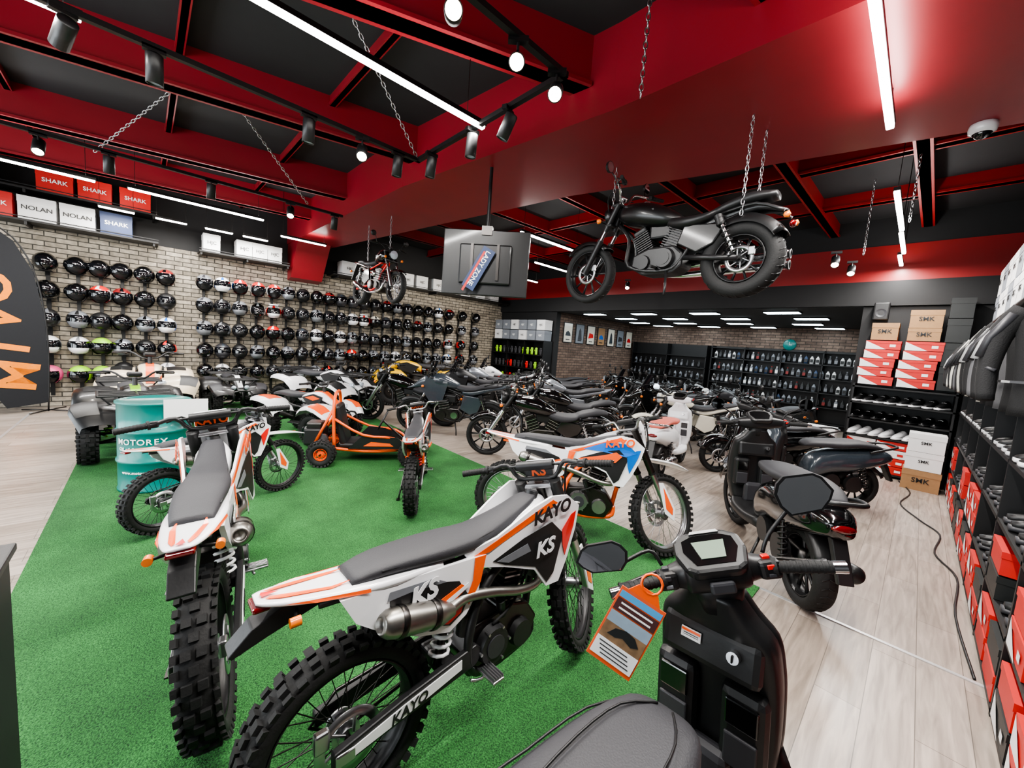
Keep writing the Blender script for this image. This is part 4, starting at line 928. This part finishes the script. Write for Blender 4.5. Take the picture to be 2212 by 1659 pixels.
def unit(name,x0,x1,y0,y1,zs,z1,label,front='-y',ups=None):
    g=G();W=x1-x0;Dp=y1-y0
    for z in zs: g.box((W/2,Dp/2,z),(W,Dp,.025),SHK)
    if front=='-y':
        for u in (ups or [0,W]): g.box((min(max(u,.012),W-.012),Dp/2,z1/2),(.025,Dp,z1),SHK)
        g.box((W/2,Dp-.01,z1/2),(W,.02,z1),SHK)
    else:
        g.box((W-.01,Dp/2,z1/2),(.02,Dp,z1),SHK)
        for i in range(int(Dp/.9)+1): g.box((W/2,min(i*.9+.012,Dp-.012),z1/2),(W,.025,z1),SHK)
    return thing(name,g,label,'shelf',(x0,y0,0))
unit('shelf_unit',-10.5,-8.05,8.85,9.3,[.1,.55,1.0,1.45,1.9],1.915,'black shelf unit with gloves and boxes',ups=[0,.8,1.6,2.45])
for k in range(6):
    for j in range(2):
        carton((-10.25+.4*k,9.05,1.92+.33*j),(.34,.34,.31),0,BOXG if (k+j)%3 else BOXW,'grey helmet box stacked on black shelf unit','helmet boxes on shelf unit','HJC',TXW if (k+j)%3 else BLK,.08,face='y')
gl={}
for nm,m in(('lime',GRN),('black',DG),('red',REDP)):
    g=G();g.loft([(0,0,0,.045,.02),(.1,0,0,.05,.022),(.17,0,0,.048,.018)],m,12,ax='z')
    for i in range(4): g.tube([(-.035+.023*i,0,.16),(-.04+.026*i,0,.23-.01*abs(i-1.5))],.011,m,6)
    g.tube([(-.045,0,.09),(-.075,0,.15)],.012,m,6);gl[nm]=mesh('glove',g)
for z in(.565,1.015,1.465):
    for k in range(12):
        nm='lime' if (z>1.2 and k in(0,1,8,9,10)) or random.random()<.12 else ('black' if random.random()<.8 else 'red')
        o=D.objects.new('glove',gl[nm]);COL.objects.link(o);o.location=(-10.3+.19*k,8.92,z);props(o,'%s riding glove displayed on black shelf'%nm,'glove','gloves on shelf unit')
unit('shelf_unit',-4.95,-1.0,13.9,14.25,[.15,.6,1.0,1.4,1.8,2.15],2.2,'black wall shelving full of oil and care bottles',ups=[0,1,2,3,3.95])
unit('shelf_unit',-7.9,-5.1,13.9,14.25,[.15,.6,1.0,1.4,1.8],2.2,'black wall shelving with accessories',ups=[0,1.4,2.8])
bt=[]
MUT=[(BOXK,DG),(DG,MG),(MG,BOXW),(BOXG,BLK),(BOXK,M('muted_red',(.5,.15,.14),.5)),(M('muted_blue',(.2,.28,.4),.5),BLK),(BOXW,BOXK)]
for m,c in MUT:
    g=G();g.loft([(0,0,0,.045,.03),(.16,0,0,.045,.03),(.2,0,0,.02,.018),(.22,0,0,.018,.018)],m,12,4,ax='z',sub=1);g.cyl((0,0,.22),(0,0,.25),.02,c,n=10);g.box((0,-.031,.09),(.07,.002,.09),c);bt.append(mesh('bottle',g))
for z in(.615,1.015,1.415,1.815):
    for k in range(28):
        j=random.choices(range(7),[3,3,3,3,2,1,4 if k>18 else 1])[0]
        o=D.objects.new('bottle',bt[j]);COL.objects.link(o);o.location=(-4.82+.137*k,14.0,z);props(o,'small plastic care product bottle on black shelf','bottle','bottles on back shelves')
for z in(.615,1.015,1.415):
    for k in range(13):
        o=D.objects.new('bottle',bt[random.choice((0,0,1,3))]);COL.objects.link(o);o.location=(-7.75+.2*k,14.0,z);props(o,'small plastic care product bottle on black shelf','bottle','bottles on back shelves')
for i in range(7):
    g=G();g.box((0,0,0),(.02,.46,.66),BLK);g.box((.011,0,0),(.004,.40,.60),(CREAM,BOXG,CREAM,CARD)[i%4])
    mm=[GRYB,DG,REDP,BLU][i%4]
    sh=[[(-.14,-.1),(.14,-.1),(.1,.0),(0,.06),(-.1,.02)],[(-.1,-.2),(.12,-.2),(.06,.1),(.0,.2),(-.06,.1)],[(-.15,-.12),(.15,-.08),(.12,.04),(-.1,.08)]][i%3]
    g.add([(.0135,a,b) for a,b in sh],[range(len(sh))],mm)
    g.box((.0135,0,-.22),(.001,.2,.03),BLK)
    thing('framed_poster',g,'small framed motorcycle poster on brown brick wall','poster',(-7.985,9.9+.63*i,2.25),group='framed motorcycle posters')
g=G();g.lathe([(0,.02),(.15,.02),(.17,.0),(.17,-.02)],(0,0,0),(0,-1,0),TEAL,28);g.box((0,-.025,.04),(.008,.004,.09),WHT);g.box((.03,-.025,0),(.07,.004,.008),WHT)
thing('wall_clock',g,'round teal wall clock on brown brick','clock',(-2.85,14.22,2.35))
unit('shelf_unit',-.78,.42,8.8,9.3,[.05,.62,.9,1.18,1.45],1.5,'black shelf unit with shoes and shoe boxes',ups=[0,1.2])
def shoe_mesh(m,sole):
    g=G();g.loft([(-.14,.02,.035,.018),(-.05,.02,.036,.018),(.06,.018,.045,.016),(.14,.02,.035,.015),(.155,.025,.015,.01)],sole,14,4)
    g.loft([(-.135,.07,.028,.04),(-.08,.08,.036,.055),(-.02,.07,.038,.045),(.06,.055,.042,.03),(.13,.04,.03,.018),(.15,.035,.01,.008)],m,14,2.4)
    for i in range(4): g.tube([(-.01+.02*i,-.025,.105-.012*i),(-.01+.02*i,0,.112-.012*i),(-.01+.02*i,.025,.105-.012*i)],.003,WHT if m!=WHT else MG,5)
    return mesh('shoe',g)
shm={'black':shoe_mesh(BLK,WHT),'white':shoe_mesh(WHT,WHT),'dark':shoe_mesh(GBLK,BLK)}
for z,nm in((1.193,'black'),(.913,'dark'),(.633,'white')):
    for k in range(8):
        o=D.objects.new('shoe',shm[nm]);COL.objects.link(o);o.location=(-.68+.13*k+.02*(k//2),8.95,z);o.rotation_euler=(0,0,rad(-115));o.scale=(1.1,)*3;props(o,'%s riding sneaker standing on black shelf'%nm,'shoe','sneakers on shelf unit')
grp='red and white shoe boxes'
for k in range(3):
    for j in range(4):
        m,wd=((BOXR,BOXW) if (k+j)%3 else (BOXW,BOXR))
        if k==2 and j<2: m,wd=BOXK,None
        carton((-.57+.38*k,8.98,.065+.135*j),(.36,.3,.125),0,m,'red and white shoe box stacked on shelf' if wd else 'black shoe box stacked on shelf',grp,face='y',wedge=wd,name='shoe_box')
for k in range(2):
    for j in range(5):
        carton((-.52+.47*k+.03*math.sin(j*5),9.0,1.502+.148*j),(.42,.3,.14),0,BOXR,'red and white shoe box stacked above shelf',grp,face='y',wedge=BOXW,name='shoe_box')
for k,(x,z,w_,h_,m) in enumerate(((-.50,2.25,.32,.28,CARD),(-.05,2.25,.36,.2,CARD),(-.05,2.455,.36,.28,CARD),(.30,1.502,.24,.36,BOXK),(.30,1.87,.24,.36,BOXK),(.30,2.24,.24,.36,BOXK),(.30,2.61,.24,.3,BOXK))):
    carton((x,9.02,z),(w_,.3,h_),0,m,'%s carton on top of the shoe shelves'%('brown' if m==CARD else 'black'),'cartons above shoe shelves','SMK' if m==CARD else None,BLK,.09,face='y')
carton((.18,8.5,0),(.40,.36,.30),0,CARD,'brown carton on the floor before shelves','cartons on the floor','SMK',BLK,.1,face='y')
carton((.18,8.5,.305),(.38,.36,.27),0,BOXW,'white helmet carton stacked on brown carton','cartons on the floor','SMK',BLK,.06,face='y')
carton((.18,8.5,.58),(.38,.36,.27),0,BOXW,'white helmet carton stacked on brown carton','cartons on the floor','SMK',BLK,.06,face='y')
carton((-1.1,8.7,0),(.42,.36,.34),0,CARD,'brown carton on the floor before shelves','cartons on the floor','SMK',BLK,.1,face='y');carton((-1.1,8.7,.345),(.42,.36,.34),0,BOXW,'white helmet carton stacked on brown carton','cartons on the floor','SMK',BLK,.1,face='y')
unit('shelf_unit',.45,1.0,1.3,8.75,[.03,.42,.82,1.2,1.55],1.57,'long black shelving with boots and red shoe boxes',front='-x')
bm_=G();bm_.loft([(-.13,.02,.04,.02),(.05,.02,.045,.018),(.14,.02,.035,.015)],DG,12,4);bm_.loft([(0,-.07,0,.055,.045),(.12,-.06,0,.05,.042),(.3,-.07,0,.055,.05)],BLK,14,ax='z');bm_.loft([(-.12,.07,.035,.045),(0,.06,.04,.04),(.13,.04,.03,.02)],BLK,12)
for i in range(3): bm_.box((-.01,0,.1+.08*i),(.03,.1,.02),MG)
BOOT=mesh('boot',bm_)
for b in range(8):
    y0=1.3+.9*b
    for zi,z in enumerate((.045,.435,.835,1.215)):
        for c in range(2):
            y=y0+.24+.43*c
            if zi in(2,3) or (zi==1 and random.random()<.5):
                for q in(-1,1):
                    o=D.objects.new('boot' if zi!=3 else 'shoe',BOOT if zi!=3 else shm['black']);COL.objects.link(o);o.location=(.60,y+.085*q,z);o.rotation_euler=(0,0,rad(180));props(o,'black riding boot on black shelving' if zi!=3 else 'black riding sneaker on black shelving','shoe','footwear on long shelving')
            else:
                for q in range(2):
                    carton((.64,y,z+.15*q),(.38,.36,.14),180,BOXR if random.random()<.8 else BOXK,'printed shoe box on long black shelving','shoe boxes on long shelving',face='x',wedge=BOXW if random.random()<.6 else None,name='shoe_box')
# jackets
g=G();g.cyl((0,0,0),(0,5.4,0),.016,SHK)
for y in(0,2.7,5.4): g.cyl((0,y,0),(.56,y,0),.014,SHK)
thing('clothes_rail',g,'black clothes rail mounted above shelving','rail',(.44,3.3,2.3))
def jacket(m,st):
    g=G();g.loft([(-.72,0,0,.17,.055),(-.5,0,0,.165,.06),(-.25,0,0,.19,.065),(-.12,0,0,.20,.06),(-.05,0,0,.12,.05),(0,0,0,.07,.05)],m,18,2.6,ax='z')
    for sd in(-1,1):
        g.tube([(sd*.17,0,-.09),(sd*.235,-.02,-.22),(sd*.25,-.05,-.36),(sd*.245,-.08,-.5),(sd*.22,-.11,-.64)],[.062,.038],m,10,smo=3)
        g.tube([(sd*.19,-.055,-.12),(sd*.265,-.07,-.26),(sd*.285,-.09,-.38)],.024,st,6)
        g.tube([(sd*.05,-.03,.01),(sd*.06,-.06,-.1)],.015,st,6)
        g.box((sd*.10,-.068,-.52),(.10,.012,.015),st)
        g.tube([(sd*.26,-.1,-.44),(sd*.20,-.11,-.46)],.012,st,5)
    g.box((0,-.066,-.4),(.01,.012,.6),STL);g.box((0,-.066,-.2),(.26,.012,.03),st)
    return mesh('jacket_body',g)
JK=[(jacket(FAB,DG),'black'),(jacket(FABG,BLK),'dark grey'),(jacket(M('light_fabric',(.75,.74,.7),.8),FAB),'pale grey'),(jacket(FAB,M('stripe_fabric',(.7,.7,.7),.7)),'black and grey')]
hg=G();hg.tube([(-.2,0,-.1),(0,0,0),(.2,0,-.1)],.008,SHK,6);hg.tube([(0,0,0),(0,0,.07),(.02,0,.09),(0,0,.11)],.004,STL,6);HG=mesh('hanger',hg)
SEQ=[0,3,1,0,3,2,0,1,0,2,0,3,2,0,3]
for i in range(15):
    k=SEQ[i];o=D.objects.new('riding_jacket',JK[k][0]);COL.objects.link(o);o.location=(.50,3.5+.34*i,2.2);o.rotation_euler=(0,0,rad(random.uniform(-45,-20)));o.scale=(.95,)*3;props(o,'%s riding jacket on a clothes rail'%JK[k][1],'jacket','jackets on the rail');part('hanger',HG,o)
g=G();g.box((0,0,0),(.45,4.2,.03),SHK);thing('wall_shelf',g,'black high shelf above jackets','shelf',(.78,6.8,2.48))
for i in range(10):
    for j in range(2): carton((.76,4.95+.38*i,2.5+.36*j),(.36,.34,.34),180,BOXW if (i+j)%3 else BOXG,'white helmet box on high shelf above jackets','helmet boxes above jackets','HJC',BLK,.08,face='x')
r=root('hanging_screen','large black flat screen hung from the red beam','television',(-3.6,2.85,2.62),42)
g=G();g.box((0,0,0),(1.0,.05,.74),SBLK,bev=.01);g.box((0,-.04,-.02),(.6,.05,.45),SBLK,bev=.02)
for sd in(-1,1): g.box((sd*.15,-.075,0),(.03,.02,.4),STL)
part('screen_body',g,r)
g=G();g.cyl((0,0,.3),(0,0,1.06),.02,BLK);g.box((0,0,.36),(.12,.08,.1),STL);part('ceiling_pole',g,r)
g=G();R_=Matrix.Rotation(rad(-62),3,'Y');g.box((-.06,-.1,-.08),(.5,.01,.15),BOXB,rot=R_);g.box((-.115,-.107,-.11),(.5,.003,.025),BOXR,rot=R_);o=part('sign_board',g,r)
text('LADY ZONE',.078,TXW,o,(-.055,-.108,-.078),rx=90,ry=118,bold=.001)
def chain(a,b,lab='steel chain hanging from the ceiling'):
    a=V(a);b=V(b);d=b-a;L=d.length;d.normalize();x=d.orthogonal().normalized();y=d.cross(x);n=int(L/.042);g=G()
    for i in range(n):
        c=d*(i+.5)*L/n;u=x if i%2 else y
        g.tube([c+d*.027*math.cos(t)+u*.013*math.sin(t) for t in [k*math.pi/4 for k in range(8)]],.0045,ALU,5,closed=True)
    return thing('chain',g,lab,'chain',a,group='steel chains')
lc='steel chain holding the hanging motorcycle'
chain((-1.17,3.55,3.68),(-1.17,3.55,2.9),lc);chain((-2.5,3.68,3.68),(-2.5,3.68,3.2),lc);chain((-1.15,3.85,3.68),(-1.15,3.85,2.9),lc)
chain((-7.2,2.95,3.68),(-7.2,2.95,3.0),lc);chain((-6.3,2.95,3.68),(-6.3,2.95,3.15),lc)
lt='steel chain supporting the black lighting track'
chain((-5.5,.41,4.3),(-6.6,-.42,3.5),lt);chain((-5.58,.61,4.3),(-6.3,1.68,3.5),lt);chain((-3.45,1.15,4.3),(-3.76,2.02,3.5),lt);chain((-1.5,2.4,4.3),(-1.5,2.4,3.4),lt);chain((-.3,6.2,4.3),(-.3,6.2,3.4),lt);chain((-.75,7.2,4.3),(-.75,7.2,3.3),lt)
def track(pts,lab):
    g=G()
    for a,b in zip(pts,pts[1:]):
        a=V(a);b=V(b);c=(a+b)/2;d=b-a;g.box(c,(abs(d.x)+.04,abs(d.y)+.04,.035),BLK)
    return thing('lighting_track',g,lab,'lighting track')
track([(-3.76,-2,3.5),(-3.76,2.02,3.5),(-1.85,2.02,3.5),(-1.85,-.5,3.5)],'black rectangular lighting track under the ceiling')
track([(-6.45,-1.5,3.5),(-6.45,2.2,3.5)],'black lighting track with spotlights over the quad bikes')
def spot(loc,tilt,az,lit):
    r=root('track_spotlight','%s cylindrical black track spotlight'%('lit' if lit else 'unlit'),'spotlight',loc,az,group='track spotlights')
    g=G();g.box((0,0,.0),(.04,.12,.03),BLK);g.cyl((0,0,0),(0,0,-.06),.008,BLK);part('mount',g,r)
    mm=Matrix.Translation((0,0,-.12))@Matrix.Rotation(rad(tilt),4,'Y')
    g=G();g.lathe([(0,.09),(.045,.09),(.047,.085),(.047,-.09),(.042,-.09),(.038,-.06)],(0,0,0),(0,0,1),BLK,20);o=part('housing',g,r,mm)
    g=G();g.cyl((0,0,-.08),(0,0,-.075),.041,LAMP if lit else GLS,n=20);part('lens',g,o)
for i,(x,y,t,a,l) in enumerate([(-3.76,-.35,60,20,0),(-3.76,.05,8,0,0),(-3.76,1.0,8,0,0),(-3.76,1.45,45,158,1),(-3.76,1.8,10,0,0),(-3.5,2.02,10,0,0),(-2.85,2.02,5,0,0),(-2.4,2.02,25,20,0),(-1.85,1.95,50,130,1),(-1.85,1.6,55,138,1),(-1.85,1.15,60,148,1),
    (-6.45,-.8,40,180,1),(-6.45,-.3,10,0,0),(-6.45,.6,10,0,0),(-6.45,1.5,40,165,1),(-6.45,2.1,10,0,0)]): spot((x,y,3.48),t,a,l)
for x,y in((-.9,7.6),(-1.0,6.9),(-3.5,6.6),(-4.6,7.6),(-2.8,8.0)): spot((x,y,3.3),45,math.degrees(math.atan2(-y,-x))+180,1)
def spotl(loc,tgt,e,ang=70):
    l=D.lights.new('s','SPOT');l.energy=e;l.spot_size=rad(ang);l.spot_blend=.6;l.color=(1,.93,.82);l.shadow_soft_size=.05;o=D.objects.new('lamp_light',l);COL.objects.link(o);o.location=loc;o.rotation_euler=(V(tgt)-V(loc)).to_track_quat('-Z','Y').to_euler()
spotl((-1.85,1.6,3.3),(-1.4,.8,0),160);spotl((-3.76,1.4,3.3),(-5,1.5,0),180);spotl((-6.45,-.8,3.3),(-7.2,0,0),180);spotl((-6.45,1.5,3.3),(-10.5,1.5,1.5),260);spotl((-6.45,-.5,3.3),(-10.5,-.5,1.5),220);spotl((-3.5,6.6,3.2),(-4,7,0),160,110);spotl((-1.0,6.9,3.2),(-1.5,7,0),120,110);spotl((-7,6,3.2),(-10.5,6,1.5),200,100)
g=G();g.lathe([(0,.03),(.075,.03),(.08,0),(.075,-.03),(.055,-.04)],(0,0,0),(0,0,1),WHT,28);g.ball((0,0,-.035),.052,VIS,16,(1,1,.9));thing('dome_camera',g,'white dome security camera under the red beam','security camera',(.09,4.75,3.65))
# banner
r=root('feather_banner','dark feather banner with orange lettering by the wall','banner',(-10.0,-1.45,0),118)
P=[(.2,.15),(.22,.9),(.2,1.6),(.1,2.3),(-.1,2.75),(-.35,2.95),(-.6,2.95),(-.8,2.8),(-.85,2.4),(-.75,1.6),(-.55,.7),(-.25,.1)]
g=G();g.prism(P,-.004,.004,M('banner_fabric',(.09,.1,.12),.8));o=part('banner_cloth',g,r)
for i,ch in enumerate('MIVO'): text(ch,.62,ORC,o,(-.10-.08*i,-.007,.62+.46*i),rx=90,ry=-80,bold=.015)
g=G();g.tube([(.2,0,0),(.23,0,.9),(.2,0,1.7),(.1,0,2.35),(-.1,0,2.8),(-.4,0,3.0)],.012,BLK,8,smo=3);part('pole',g,r)
g=G()
for a in range(4): g.tube([(.2,0,.02),(.2+.35*math.cos(a*1.57+.6),.35*math.sin(a*1.57+.6),.012)],.011,STL,6)
part('cross_base',g,r)
g=G();g.box((0,0,.56),(.2,.44,1.12),SHK,bev=.01);g.box((0,0,1.13),(.22,.46,.02),BLK,bev=.004);thing('display_plinth',g,'plain black display plinth near the turf','plinth',(-1.33,-.47,0))
# price tag
r=root('price_tag','orange price tag card hung on scooter grip','price tag',(-.51,1.03,.87),28)
r.rotation_euler=(rad(-12),rad(22),rad(28))
TGT=M('tag_text',(.2,.2,.2),.6)
g=G();g.box((0,0,0),(.14,.004,.23),M('tag_orange',(.85,.36,.2),.4));g.box((0,-.003,-.02),(.13,.001,.12),M('tag_photo',(.5,.4,.3),.4,sc=30,noise=.7));g.box((0,-.0032,.022),(.13,.001,.035),M('tag_sky',(.55,.62,.68),.4,sc=14,noise=.3));g.box((0,-.003,.095),(.13,.001,.02),M('tag_blue',(.3,.6,.8),.4));g.box((0,-.003,.062),(.13,.001,.038),M('tag_brown',(.3,.18,.18),.4));g.box((0,-.004,-.075),(.13,.001,.055),BOXW)
g.prism([(-.045,-.03),(-.02,-.03),(.0,-.02),(.03,-.03),(.05,-.02),(.03,.0),(.0,.005),(-.03,-.005)],-.0048,-.0035,BOXK)
for i in range(4): g.box((-.01+.006*i,-.005,-.058-.011*i),(.09,.001,.003),TGT)
for i in range(2): g.box((0,-.004,.07-.016*i),(.10,.001,.005),BOXW)
g.prism([(-.05,.115),(.05,.115),(.03,.145),(-.03,.145)],-.002,.002,ORG);part('card',g,r)
g=G();g.tube([(0.03*math.cos(t),0,.165+.03*math.sin(t)) for t in [k*math.pi/6 for k in range(12)]],.004,ORG,6,closed=True);part('loop',g,r)
g=G();g.box((0,0,0),(.2,.14,.3),BLK,bev=.02);g.lathe([(.0,-.01),(.06,.0),(.07,.004)],(0,-.073,-.03),(0,-1,0),DG,20);thing('wall_speaker',g,'black wall speaker on the dark wall','speaker',(-.6,9.17,2.75))
g=G();g.tube([(-.04,8.7,.01),(.1,8.0,.01),(.02,7.2,.01),(.2,6.6,.01),(.35,6.2,.01),(.3,5.5,.01),(.42,5.0,.01),(.38,4.2,.01),(.42,3.4,.01)],.008,BLK,6,smo=5);thing('floor_cable',g,'black power cable lying on the floor','cable')
